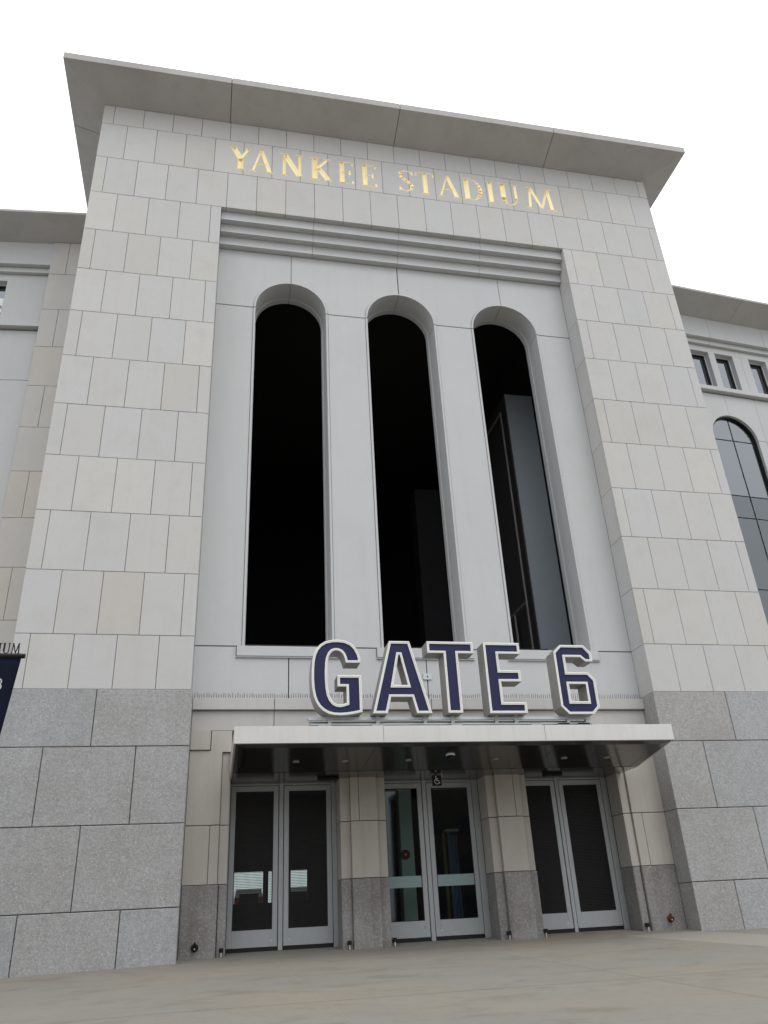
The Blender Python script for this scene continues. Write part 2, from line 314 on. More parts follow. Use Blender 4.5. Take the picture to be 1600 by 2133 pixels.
def groove_solid(p, q, w0, w1, dk, dmax, front, e):
    """closed convex-ish wedge; front: where its mouth lies"""
    dr = (q - p).normalized(); n = Vector((-dr.y, dr.x)); bm = bmesh.new()
    q4 = (p + n * w0 / 2, p - n * w0 / 2, q - n * w1 / 2, q + n * w1 / 2)
    f = [bm.verts.new((v.x, front, v.y)) for v in q4]
    h = [bm.verts.new((v.x, 0.0004, v.y)) for v in q4] if front < 0 else f
    hf = 0.3 if (q - p).length > 1.7 * max(w0, w1) else 0.02      # pieces of a curve run on without a hip
    pr = p + dr * min(w0 * 0.35, (q - p).length * hf); qr = q - dr * min(w1 * 0.35, (q - p).length * hf)
    r0 = bm.verts.new((pr.x, min(dmax, w0 * dk) + e, pr.y)); r1 = bm.verts.new((qr.x, min(dmax, w1 * dk) + e, qr.y))
    if front < 0:
        bm.faces.new(f)
        for k in range(4): bm.faces.new((f[k], h[k], h[(k + 1) % 4], f[(k + 1) % 4]))
    bm.faces.new((h[0], r0, h[1])); bm.faces.new((h[2], r1, h[3]))
    bm.faces.new((h[1], r0, r1)); bm.faces.new((h[1], r1, h[2])); bm.faces.new((h[3], r1, r0)); bm.faces.new((h[3], r0, h[0]))
    return bm
for li, (c, a, b) in enumerate(LET):
    gm = bmesh.new()
    for i, (p, q, w0, w1) in enumerate(stroke_quads(c, a, b, LZ0, LZ1)):
        w0 = max(w0 * 1.06, 0.034); w1 = max(w1 * 1.06, 0.034); e = 0.0006 * ((i + li) % 6)
        bm = groove_solid(p, q, w0 + 0.001, w1 + 0.001, 0.30, 0.046, -0.01 - e, 0.0035 + e)
        co = bpy.data.objects.new('tmpc', done(bm, 'tmpc')); S.collection.objects.link(co)
        cutters.append((co, min(p.x, q.x) - w0, max(p.x, q.x) + w0))
        bm = groove_solid(p, q, w0, w1, 0.30, 0.046, 0.0006, 0.0)
        m_ = bpy.data.meshes.new('t'); bm.to_mesh(m_); bm.free(); gm.from_mesh(m_)
    for f in gm.faces:
        f.normal_update()
        if f.normal.y > 0: f.normal_flip()
    me = bpy.data.meshes.new('carved_letter'); gm.to_mesh(me); gm.free()
    o = link('carved_letter', me, M_gold, B)
    seen[c] = seen.get(c, 0) + 1
    o['label'] = 'gilded carved letter %s' % c if names_tot[c] == 1 else 'gilded carved letter %s, the %s %s from the left' % (c, ORD[seen[c] - 1], c)

# --- limestone facing
def row_tiles(xa, xb, z0, z1, offs, y=0.0, t=0.06, m=M_lime, parent=None, name='limestone_tile', corner=None):
    cuts = [xa] + [v for v in offs if xa + 0.08 < v < xb - 0.08] + [xb]
    r = []
    for i in range(len(cuts) - 1):
        a = cuts[i] + (J if i else 0); b = cuts[i + 1] - (J if i < len(cuts) - 2 else 0)
        tt = t
        if corner and corner == 'R' and i == len(cuts) - 2: tt = 0.54
        if corner and corner == 'L' and i == 0: tt = 0.54
        r.append(block(name, m, parent or B, a, b, z0 + J, z1 - J, y + jit(), tt, 0.004))
    return r
row0 = row_tiles(X0, X1, ROWS[1], ROWS[0], A_off)
row1 = row_tiles(X0, X1, ROWS[2], ROWS[1], B_off)
row2 = row_tiles(X0, X1, ROWS[3], ROWS[2], A_off)
for o in row2:      # the lintel stones are thick: their undersides show
    if -0.7 < o.location.x < XO:
        xa, xb = max(o.location.x, 0.004), min(o.location.x + ST - 2 * J, XO - 0.004)
        if xb - xa > 0.05: boxo('lintel_soffit', M_lime, B, xa, xb, 0.062, 0.31, ROWS[3] + 0.0055, ROWS[3] + 0.05)
dg = bpy.context.evaluated_depsgraph_get()
for o in row1:
    xa = o.location.x; xb = xa + ST
    hit = [c for c, a, b in cutters if b > xa and a < xb]
    if not hit: continue
    o.data = o.data.copy(); o.location.y = 0.0
    for c in hit:
        me = boolean(o, c, 'DIFFERENCE')
        if len(me.polygons) >= 10:
            me.name = 'limestone_tile'; o.data = me
            while len(me.materials) > 1: me.materials.pop()
            for p in me.polygons: p.material_index = 0
for c, a, b in cutters: bpy.data.objects.remove(c)
for r in range(3, 13):
    offs = B_off if (r % 2) else A_off
    full = (r % 2 == 1)         # this course turns the corner as one block
    row_tiles(X0, XI, ROWS[r + 1], ROWS[r], offs, corner='R' if not full else None)
    row_tiles(XO, X1, ROWS[r + 1], ROWS[r], offs, corner='L' if not full else None)
    if full:
        for (xa, xb) in ((XI - 0.42, XI), (XO, XO + 0.42)):
            boxo('reveal_stone', M_lime, B, xa, xb, 0.066, 0.54, ROWS[r + 1] + J, ROWS[r] - J)
    else: pass
# granite facing
GJ = [([-1.55], [10.36]), ([-2.28, -0.83], [9.63, 11.09]), ([-1.556], [10.36]), ([-2.3, -0.84], [9.62, 11.09])]
for k in range(4):
    z1, z0 = GROWS[k], GROWS[k + 1]
    for side, (xa, xb, js) in enumerate(((X0 - 0.03, 0.03, GJ[k][0]), (XO - 0.03, X1 + 0.03, GJ[k][1]))):
        cuts = [xa] + js + [xb]
        for i in range(len(cuts) - 1):
            a = cuts[i] + (0.006 if i else 0); b = cuts[i + 1] - (0.006 if i < len(cuts) - 2 else 0)
            deep = (side == 0 and i == len(cuts) - 2) or (side == 1 and i == 0)
            block('granite_block', M_gran, B, a, b, z0 + 0.005, z1 - 0.006, -0.022 + jit(0.003), 0.60 if deep else 0.09, 0.008)

# rough core behind the stones (joints look into it)
def core(x0, x1, y0, y1, z0, z1, m=M_mort, name='core_wall'): return boxo(name, m, B, x0, x1, y0, y1, z0, z1)
core(X0 + 0.01, XI - 0.45, 0.045, 13, -0.5, 18.98)
core(XO + 0.45, X1 - 0.01, 0.045, 13, -0.5, 18.98)
core(XI - 0.45, XI - 0.012, 0.045, 2.0, -0.5, 15.93)
core(XO + 0.012, XO + 0.45, 0.045, 2.0, -0.5, 15.93)
core(XI - 0.45, XO + 0.45, 0.066, 2.0, 15.985, 18.98)
core(XI - 0.45, XO + 0.45, 2.0, 13, 16.4, 18.98)
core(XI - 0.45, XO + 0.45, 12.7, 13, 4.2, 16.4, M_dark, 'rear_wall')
# under the stones of the lintel: soffit stones are the bottoms of the row above

# --- corbelled bands under the lintel
for k, (ya, zt, zb) in enumerate([(0.135, 15.915, 15.650), (0.27, 15.645, 15.388), (0.405, 15.383, 15.115)]):
    cuts = [XI + 0.004, 2.25, 4.41, 6.57, XO - 0.004]
    for i in range(4):
        g = 0.004 if i != 1 else 0.009
        a = cuts[i] + 0.004; b = cuts[i + 1] - 0.004
        prof = [(ya, zt), (ya, zb + 0.040), (ya - 0.014, zb + 0.040), (ya - 0.014, zb), (ya + 0.17, zb), (ya + 0.17, zt)]
        bm = bmesh.new()
        A = [bm.verts.new((a, y, z)) for y, z in prof]; Bv = [bm.verts.new((b, y, z)) for y, z in prof]
        bm.faces.new(A); bm.faces.new(Bv[::-1])
        for q in range(len(prof)): bm.faces.new((A[q], A[(q + 1) % len(prof)], Bv[(q + 1) % len(prof)], Bv[q]))
        link('corbel_band', done(bm, 'corbel_band'), M_pre if k else M_pre, B)

# --- precast panels with three arched openings
CX = [1.74, 4.41, 7.085]; RO = 0.885; RI = 0.83; ZS = 13.36; ZB = 5.117; PT = 15.10
PY0, PY1 = 0.54, 0.68
g = 0.011
edges = [XI + 0.003] + CX + [XO - 0.003]
for i in range(4):
    a, b = edges[i] + ((0.011 if i == 2 else 0.006) if i else 0), edges[i + 1] - ((0.011 if i == 1 else 0.006) if i < 3 else 0)
    poly = []
    if i > 0:      # left bottom cut by right half of arch i-1
        c = CX[i - 1]; aa = math.degrees(math.acos((a - c) / RO))
        poly += arc(c, ZS, RO, aa, 0.0, 12)
    else: poly += [(a, ZS)]
    poly = [(x, max(z, ZS + g)) for x, z in poly]
    if i < 3:
        c = CX[i]; aa = math.degrees(math.acos((b - c) / RO))
        q = arc(c, ZS, RO, 180.0, aa, 12); q = [(x, max(z, ZS + g)) for x, z in q]
        poly += q
    else: poly += [(b, ZS + g)]
    poly += [(b, PT), (a, PT)]
    prism('precast_panel', M_pre, B, poly, PY0, PY1, 0.004)
    xa = XI + 0.003 if i == 0 else CX[i - 1] + RO; xb = XO - 0.003 if i == 3 else CX[i] - RO
    boxo('precast_panel', M_pre, B, xa, xb, PY0, PY1, ZB + g, ZS - g, 0.004)
    # panels under the sills
    sa = edges[i] + (0.009 if i else 0); sb = edges[i + 1] - (0.009 if i < 3 else 0)
    l = 0.98
    poly = [(sa, 4.06), (sb, 4.06)]
    if i < 3: poly += [(sb, 4.912), (CX[i] - l, 4.912), (CX[i] - l, ZB - g)]
    else: poly += [(sb, ZB - g)]
    if i > 0: poly += [(CX[i - 1] + l, ZB - g), (CX[i - 1] + l, 4.912), (sa, 4.912)]
    else: poly += [(sa, ZB - g)]
    prism('precast_panel', M_pre, B, poly, PY0, PY1, 0.003)
for c in CX:      # stone surround lines each opening and forms its reveal
    for s in (-1, 1):
        xa, xb = sorted((c + s * RI, c + s * (RO - 0.008)))
        boxo('arch_surround', M_pre, B, xa, xb, 0.522, 1.04, ZB + 0.002, ZS - g, 0.004)
        a0, a1 = (90 - 0.35, 0) if s > 0 else (180, 90 + 0.35)
        po = [(x, max(z, ZS + g)) for x, z in arc(c, ZS, RO - 0.008, a0, a1, 16)] + [(x, max(z, ZS + g)) for x, z in arc(c, ZS, RI, a1, a0, 16)]
        prism('arch_surround', M_pre, B, po, 0.522, 1.04, 0.0)
        # thinner inner frame behind it
        xa, xb = sorted((c + s * (RI - 0.03), c + s * RO))
        boxo('inner_frame', M_pre, B, xa, xb, 1.052, 1.20, 9.9, ZS - 0.004)
        boxo('inner_frame', M_pre, B, xa, xb, 1.052, 1.20, ZB, 9.885)
        po = arc(c, ZS, RO, a0, a1, 16) + arc(c, ZS, RI - 0.03, a1, a0, 16)
        prism('inner_frame', M_pre, B, po, 1.052, 1.20)
    boxo('window_sill', M_pre, B, c - 0.972, c + 0.972, 0.485, 1.22, 4.918, 5.112, 0.008)
    boxo('sill_drip', M_galv, B, c - 0.985, c + 0.985, 0.505, 0.6, 4.898, 4.914)
# dark backing between the openings so that nothing shows through joints
for xa, xb in ((XI - 0.02, CX[0] - RO - 0.01), (CX[0] + RO + 0.01, CX[1] - RO - 0.01), (CX[1] + RO + 0.01, CX[2] - RO - 0.01), (CX[2] + RO + 0.01, XO + 0.02)):
    core(xa, xb, 0.69, 1.19, 3.0, 14.4)
for i, c in enumerate(CX):
    core(c - RO - 0.01, c + RO + 0.01, 0.69, 1.19, 3.0, 4.9)
    core(c - 0.35 if 0 else c - RO - 0.01, c + RO + 0.01, 0.69, 1.19, 14.4, 15.9)
    for s in (-1, 1):
        a0, a1 = (90, 0) if s > 0 else (90, 180)
        po = arc(c, ZS, RO + 0.008, a0, a1, 10) + [(c + s * (RO + 0.01), 14.4), (c, 14.4)]
        prism('core_wall', M_mort, B, po, 0.69, 1.19)
for a, b in ((XI, CX[0] - RO - 0.01), (CX[0] + RO + 0.01, CX[1] - RO - 0.01), (CX[1] + RO + 0.01, CX[2] - RO - 0.01), (CX[2] + RO + 0.01, XO)):
    core(a, b, 0.69, 1.19, 14.4, 15.9)

# --- ledge with bird wires, frieze
for a, b in ((0.03, 1.476), (1.476, 4.41), (4.41, 7.344), (7.344, 8.79)):
    boxo('ledge_stone', M_prew, B, a + 0.005, b - 0.005, 0.385, 0.62, 3.90, 4.105, 0.006)
    boxo('frieze_panel', M_prew, B, a + 0.005, b - 0.005, 0.455, 0.62, 3.545, 3.888, 0.004)
bm = bmesh.new(); x = 0.06
while x < 8.76:
    xx = x + random.uniform(-0.006, 0.006); h = random.uniform(0.07, 0.105)
    for k in (-1, 1):
        bm_cyl(bm, (xx, 0.44, 4.108), (xx + 0.010 * k, 0.43 + 0.02 * k, 4.108 + h), 0.0042, 0.003, 4)
    x += 0.042
o = link('bird_wire', done(bm, 'bird_wire'), M_fin2, B); o['kind'] = 'stuff'
# fixing plate on the centre joint
boxo('fixing_plate', M_galv, B, 4.325, 4.49, 0.515, 0.536, 4.50, 4.62, bev=0.003)
cyl('plate_bolt', M_black, B, (4.408, 0.50, 4.56), (4.408, 0.52, 4.56), 0.013)

# --- lower wall: piers beside the doors
YP, YS, YD = 0.43, 0.48, 0.93
prism('pier_panel', M_pier, B, [(0.035, 1.985), (0.59, 1.985), (0.59, 3.17), (0.745, 3.17), (0.745, 3.535), (0.392, 3.535), (0.392, 3.195), (0.035, 3.195)], YP, YP + 0.16, 0.003)
boxo('pier_block', M_pier, B, 0.035, 0.38, YP - 0.03, YP + 0.15, 3.205, 3.535, 0.004)
boxo('pier_panel', M_pier, B, 0.035, 0.431, YP, YP + 0.16, 1.08, 1.973, 0.003)
boxo('pier_panel', M_pier, B, 0.439, 0.59, YP, YP + 0.16, 1.08, 1.973, 0.003)
boxo('pier_strip', M_pier, B, 0.596, 0.745, YS, YD, 1.985, 3.16, 0.003)
boxo('pier_strip', M_pier, B, 0.596, 0.745, YS, YD, 1.08, 1.973, 0.003)
boxo('granite_base', M_gran2, B, 0.035, 0.61, YP - 0.02, YP + 0.2, -0.1, 1.07, 0.012)
boxo('granite_base', M_gran2, B, 0.618, 0.755, YS - 0.02, YD, -0.1, 1.07, 0.012)
boxo('pier_panel', M_pier, B, 8.13, 8.785, YP, YP + 0.16, 1.985, 3.535, 0.003)
boxo('pier_panel', M_pier, B, 8.13, 8.315, YP, YP + 0.16, 1.08, 1.973, 0.003)
boxo('pier_panel', M_pier, B, 8.323, 8.785, YP, YP + 0.16, 1.08, 1.973, 0.003)
boxo('pier_strip', M_pier, B, 7.97, 8.124, YS, YD, 1.985, 3.2, 0.003)
boxo('pier_strip', M_pier, B, 7.97, 8.124, YS, YD, 1.08, 1.973, 0.003)
boxo('granite_base', M_gran2, B, 8.115, 8.785, YP - 0.02, YP + 0.2, -0.1, 1.07, 0.012)
boxo('granite_base', M_gran2, B, 7.96, 8.107, YS - 0.02, YD, -0.1, 1.07, 0.012)
# filler above the doors behind the canopy
core(0.60, 8.12, 0.60, 1.2, 2.98, 3.56)
for (a, b, c_, d_, jx) in ((2.645, 2.82, 3.285, 3.45, 2.965), (5.34, 5.50, 5.97, 6.115, 5.845)):
    boxo('pilaster_strip', M_pier, B, a, b - 0.003, YS, YD, 1.985, 2.90, 0.003)
    boxo('pilaster_strip', M_pier, B, c_ + 0.003, d_, YS, YD, 1.985, 2.90, 0.003)
    boxo('pilaster_strip', M_pier, B, a, b - 0.003, YS, YD, 1.08, 1.973, 0.003)
    boxo('pilaster_strip', M_pier, B, c_ + 0.003, d_, YS, YD, 1.08, 1.973, 0.003)
    boxo('pilaster_panel', M_pier, B, b, jx - 0.004, YP - 0.03, YP + 0.3, 1.985, 2.90, 0.003)
    boxo('pilaster_panel', M_pier, B, jx + 0.004, c_, YP - 0.03, YP + 0.3, 1.985, 2.90, 0.003)
    boxo('pilaster_panel', M_pier, B, b, c_, YP - 0.03, YP + 0.3, 1.08, 1.973, 0.003)
    boxo('granite_base', M_gran2, B, a - 0.008, b - 0.006, YS - 0.02, YD, -0.1, 1.07, 0.010)
    boxo('granite_base', M_gran2, B, c_ + 0.006, d_ + 0.008, YS - 0.02, YD, -0.1, 1.07, 0.010)
    boxo('granite_base', M_gran2, B, b - 0.006, c_ + 0.006, YP - 0.05, YP + 0.3, -0.1, 1.07, 0.012)
    core(a + 0.02, d_ - 0.02, YD, 1.6, -0.2, 2.98)

# --- doors
def door_leaf(x0, x1, z0, z1, y, meshd, lock_right, label):
    st, tr, br = 0.085, 0.09, 0.255
    bm = bmesh.new()
    bm_box(bm, x0, x0 + st, y, y + 0.05, z0, z1, 0.003); bm_box(bm, x1 - st, x1, y, y + 0.05, z0, z1, 0.003)
    bm_box(bm, x0 + st, x1 - st, y + 0.001, y + 0.049, z1 - tr, z1 - 0.001, 0.002); bm_box(bm, x0 + st, x1 - st, y + 0.001, y + 0.049, z0 + 0.001, z0 + br, 0.002)
    d_ = link('door_leaf', done(bm, 'door_leaf'), M_door, B); d_['label'] = label
    boxo('glass_pane', M_gl, d_, x0 + st, x1 - st, y + 0.024, y + 0.03, z0 + br, z1 - tr)
    gx0, gx1, gz0, gz1 = x0 + st, x1 - st, z0 + br, z1 - tr
    bm = bmesh.new()     # dark glazing bead
    for q in ((gx0, gx0 + 0.012, gz0, gz1), (gx1 - 0.012, gx1, gz0, gz1), (gx0 + 0.012, gx1 - 0.012, gz0, gz0 + 0.012), (gx0 + 0.012, gx1 - 0.012, gz1 - 0.012, gz1)):
        bm_box(bm, q[0], q[1], y + 0.008, y + 0.022, q[2], q[3])
    link('glazing_bead', done(bm, 'glazing_bead'), M_blk, d_)
    if meshd:
        bm = bmesh.new(); n = 36
        for i in range(1, n):
            xx = gx0 + (gx1 - gx0) * i / n; bm_box(bm, xx - 0.0032, xx + 0.0032, y + 0.009, y + 0.014, gz0, gz1)
        n = 88
        for i in range(1, n):
            zz = gz0 + (gz1 - gz0) * i / n; bm_box(bm, gx0, gx1, y + 0.0141, y + 0.017, zz - 0.0035, zz + 0.0035)
        link('wire_mesh', done(bm, 'wire_mesh'), M_mesh, d_)['kind'] = 'stuff'
    else:
        boxo('frosted_band', M_frost, d_, gx0 + 0.012, gx1 - 0.012, y + 0.014, y + 0.023, 0.915, 1.098)
    lx = x1 - 0.10 if lock_right else x0 + 0.10
    cyl('lock_cylinder', M_steel, d_, (lx, y - 0.008, z0 + 0.09), (lx, y + 0.01, z0 + 0.09), 0.017)
    if not meshd:
        cyl('screw', M_black, d_, (lx, y - 0.004, z0 + 0.16), (lx, y + 0.01, z0 + 0.16), 0.006)
    return d_
doors = [(0.748, 2.642, 0.782, 1.615, 1.715, 2.555, True), (3.455, 5.335, 3.462, 4.245, 4.345, 5.215, False), (6.12, 7.965, 6.222, 6.885, 6.975, 7.845, True)]
# equal leaves: derive from centre
nm = ['left', 'middle', 'right']
for k, (o0, o1, a, b, c_, d_, mesh_) in enumerate(doors):
    z0, z1 = 0.132, 2.665
    y = 0.96
    if k == 2: a = 6.04 + 0.08
    desc = 'wire-meshed' if mesh_ else 'clear glass'
    door_leaf(a, b, z0, z1, y, mesh_, True, 'left leaf, %s, of the %s pair of doors' % (desc, nm[k]))
    door_leaf(c_, d_, z0, z1, y, mesh_, False, 'right leaf, %s, of the %s pair of doors' % (desc, nm[k]))
    bm = bmesh.new()
    bm_box(bm, b + 0.012, c_ - 0.012, y - 0.012, y + 0.12, 0.07, 2.72, 0.004)
    link('door_mullion', done(bm, 'door_mullion'), M_door, B)
    if a - o0 > 0.012: boxo('door_jamb', M_door, B, o0 - 0.01, a - 0.008, y - 0.01, y + 0.12, 0.07, 2.72, 0.003)
    if o1 - d_ > 0.012: boxo('door_jamb', M_door, B, d_ + 0.008, o1 + 0.005, y - 0.01, y + 0.12, 0.07, 2.72, 0.003)
    boxo('door_header', M_door, B, o0, o1, y + 0.005, y + 0.12, 2.675, 2.98, 0.003)
    boxo('door_gap_strip', M_blk, B, o0, o1, y + 0.012, y + 0.05, 0.035, 0.128)  # black strip puts the dark of the gap under the doors into colour

# --- canopy
K = boxo('canopy', M_mort, B, 0.76, 8.03, -1.55, 0.60, 2.93, 3.12)
K['label'] = 'stainless steel canopy over the doors'
cx0, cx1, cyf = 0.725, 8.065, -1.6
for a, b in ((cx0, 3.04), (3.04, 5.75), (5.75, cx1)):
    boxo('fascia_panel', M_steel, K, a + (0.0015 if a > 1 else 0), b - (0.0015 if b < 8 else 0), cyf, cyf + 0.05, 2.905, 3.165, 0.004)
for a, b in ((cx0, 2.2), (2.2, 5.1), (5.1, 6.7), (6.7, cx1)):
    boxo('top_panel', M_steel, K, a + 0.002, b - 0.002, cyf + 0.052, 0.45, 3.13, 3.155)
for s, xx in ((-1, cx0), (1, cx1 - 0.03)):
    poly = [(-1.548, 3.128), (-1.548, 2.907), (-0.2, 2.70), (0.47, 2.70), (0.47, 3.128)]
    bm = bmesh.new(); A = [bm.verts.new((xx, y, z)) for y, z in poly]; Bv = [bm.verts.new((xx + 0.03, y, z)) for y, z in poly]
    bm.faces.new(A); bm.faces.new(Bv[::-1])
    for q in range(5): bm.faces.new((A[q], A[(q + 1) % 5], Bv[(q + 1) % 5], Bv[q]))
    link('side_panel', done(bm, 'side_panel'), M_steel, K)
# soffit: front rim strip then sloping polished panels, then flat part to the doors
def quad_panel(name, m, par, pts, th=0.02):
    bm = bmesh.new(); lo = [bm.verts.new(p) for p in pts]; hi = [bm.verts.new((p[0], p[1], p[2] + th)) for p in pts]
    n = len(pts); bm.faces.new(lo); bm.faces.new(hi[::-1])
    for i in range(n): bm.faces.new((lo[i], hi[i], hi[(i + 1) % n], lo[(i + 1) % n]))
    return link(name, done(bm, name), m, par)
def sz(y): return 2.905 + (2.70 - 2.905) * (y + 1.6) / 1.4 if y < -0.2 else 2.70
ins = 0.17
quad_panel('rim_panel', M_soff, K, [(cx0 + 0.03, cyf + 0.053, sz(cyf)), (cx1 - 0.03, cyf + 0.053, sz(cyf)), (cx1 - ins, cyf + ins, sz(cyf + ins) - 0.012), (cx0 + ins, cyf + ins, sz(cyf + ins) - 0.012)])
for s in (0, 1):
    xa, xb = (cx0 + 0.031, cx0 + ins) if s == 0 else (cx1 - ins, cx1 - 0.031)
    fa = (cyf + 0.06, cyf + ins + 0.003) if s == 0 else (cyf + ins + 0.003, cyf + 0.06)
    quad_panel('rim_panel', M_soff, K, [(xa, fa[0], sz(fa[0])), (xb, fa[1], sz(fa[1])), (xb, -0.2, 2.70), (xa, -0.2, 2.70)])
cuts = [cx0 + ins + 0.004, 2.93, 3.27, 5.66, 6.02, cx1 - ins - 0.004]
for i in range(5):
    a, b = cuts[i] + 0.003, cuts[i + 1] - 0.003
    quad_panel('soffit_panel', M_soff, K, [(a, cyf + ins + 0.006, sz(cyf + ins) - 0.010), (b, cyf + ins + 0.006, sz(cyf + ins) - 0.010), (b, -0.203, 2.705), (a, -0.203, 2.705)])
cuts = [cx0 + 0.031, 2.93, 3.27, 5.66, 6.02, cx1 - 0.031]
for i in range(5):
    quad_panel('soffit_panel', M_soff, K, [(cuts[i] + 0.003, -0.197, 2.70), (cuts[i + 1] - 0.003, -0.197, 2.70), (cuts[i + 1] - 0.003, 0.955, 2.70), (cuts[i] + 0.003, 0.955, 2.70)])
for x, y in ((1.75, -0.75), (2.55, -0.75), (3.62, -0.75), (5.15, -0.75), (6.4, -0.75), (7.2, -0.75)):
    z = sz(y) - 0.012
    d_ = cyl('downlight', M_side, K, (x, y, z), (x, y, z + 0.02), 0.055, n=20)
    cyl('lens', M_side, d_, (x, y, z - 0.004), (x, y, z - 0.0005), 0.028, n=16)
for x in (2.42, 6.62):
    boxo('motion_sensor', M_blk, K, x - 0.18, x + 0.18, 0.30, 0.42, 2.655, 2.698, bev=0.008)

# --- cornice
zc0, zc1, ov = 18.989, 19.29, 0.905
YB = 13.0
def soffit_piece(name, p, parent=B, top=19.49, m=M_cor):
    """p: plan polygon [(x,y,zbottom)...]; extruded up to the flat top"""
    bm = bmesh.new(); lo = [bm.verts.new(q) for q in p]; hi = [bm.verts.new((q[0], q[1], top)) for q in p]
    n = len(p); bm.faces.new(lo); bm.faces.new(hi[::-1])
    for i in range(n): bm.faces.new((lo[i], hi[i], hi[(i + 1) % n], lo[(i + 1) % n]))
    return link(name, done(bm, name), m, parent)
xs = [X0 - ov, 0.095, 4.43, 8.73, X1 + ov]
for i in range(4):
    a, b = xs[i] + (0.008 if i else 0), xs[i + 1] - (0.008 if i < 3 else 0)
    ai = X0 if i == 0 else a; bi = X1 if i == 3 else b
    soffit_piece('cornice_panel', [(a, -ov, zc1), (b, -ov, zc1), (bi, 0.0, zc0 + 0.003), (ai, 0.0, zc0 + 0.003)])
for s in (-1, 1):
    xo, xi = (X0 - ov, X0) if s < 0 else (X1 + ov, X1)
    ys = [-ov, 0.95, 5.0, 9.0, YB]
    for i in range(4):
        a, b = ys[i] + (0.008 if i else 0.004), ys[i + 1] - 0.008
        ai = 0.0 if i == 0 else a
        soffit_piece('cornice_panel', [(xo, a, zc1), (xi, ai, zc0 + 0.003), (xi, b, zc0 + 0.003), (xo, b, zc1)])
for q in ((X0 - 0.86, X1 + 0.86, -0.86, 0.0), (X0 - 0.86, X0, 0.0, YB), (X1, X1 + 0.86, 0.0, YB)):
    boxo('roof_edge', M_mort, B, q[0], q[1], q[2], q[3] + (0.3 if q[3] == 0.0 else 0), 19.492, 19.51)
boxo('roof_slab', M_cor, B, X0 + 0.01, X1 - 0.01, 0.01, YB, 18.995, 19.47)
# thin shadow groove above the cornice drip
# --- side walls of the tower
for xx, s in ((X0, -1), (X1, 1)):
    for r in range(0, 13):
        z1, z0 = ROWS[r], ROWS[r + 1]
        n = 4
        for i in range(n):
            ya = 0.07 + (2.83) * i / n; yb = 0.07 + 2.83 * (i + 1) / n
            o = boxo('side_stone', M_lime, B, xx - 0.002 if s < 0 else xx - 0.05, xx + 0.05 if s < 0 else xx + 0.002, ya + J, yb - J, z0 + J, z1 - J)
# --- the hall behind the arches
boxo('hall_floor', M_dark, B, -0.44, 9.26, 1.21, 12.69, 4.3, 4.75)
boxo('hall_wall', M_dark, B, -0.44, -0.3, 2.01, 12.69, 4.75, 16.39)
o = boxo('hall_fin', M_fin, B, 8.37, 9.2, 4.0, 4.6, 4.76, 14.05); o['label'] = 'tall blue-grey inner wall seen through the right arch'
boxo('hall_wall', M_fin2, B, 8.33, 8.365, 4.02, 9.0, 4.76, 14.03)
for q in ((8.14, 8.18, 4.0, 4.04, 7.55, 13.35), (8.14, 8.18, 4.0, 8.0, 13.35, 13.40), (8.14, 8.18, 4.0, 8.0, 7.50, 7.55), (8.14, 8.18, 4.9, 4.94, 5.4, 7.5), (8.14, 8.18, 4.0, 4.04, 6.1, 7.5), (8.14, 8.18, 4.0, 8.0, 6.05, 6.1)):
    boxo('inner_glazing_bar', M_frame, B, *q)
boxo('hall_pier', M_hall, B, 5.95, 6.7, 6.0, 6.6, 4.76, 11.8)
boxo('hall_rail', M_fin2, B, 0.2, 8.1, 3.0, 3.05, 5.9, 5.95)
for i in range(9): boxo('rail_post', M_fin2, B, 0.3 + i * 0.95, 0.34 + i * 0.95, 3.0, 3.05, 4.75, 5.9)

# --- lobby behind the doors
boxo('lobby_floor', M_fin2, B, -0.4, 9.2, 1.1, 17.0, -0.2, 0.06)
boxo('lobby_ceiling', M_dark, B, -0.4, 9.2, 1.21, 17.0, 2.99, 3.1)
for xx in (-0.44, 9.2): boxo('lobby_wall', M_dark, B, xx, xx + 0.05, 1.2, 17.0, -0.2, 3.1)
# far wall; its added openings stand in for bright street reflections in the doors
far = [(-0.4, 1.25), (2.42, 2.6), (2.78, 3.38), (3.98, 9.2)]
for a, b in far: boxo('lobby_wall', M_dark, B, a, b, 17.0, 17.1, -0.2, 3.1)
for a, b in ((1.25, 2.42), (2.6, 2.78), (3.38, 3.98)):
    boxo('lobby_wall', M_dark, B, a, b, 17.0, 17.1, 2.16, 3.1); boxo('lobby_wall', M_dark, B, a, b, 17.0, 17.1, -0.2, 1.16)

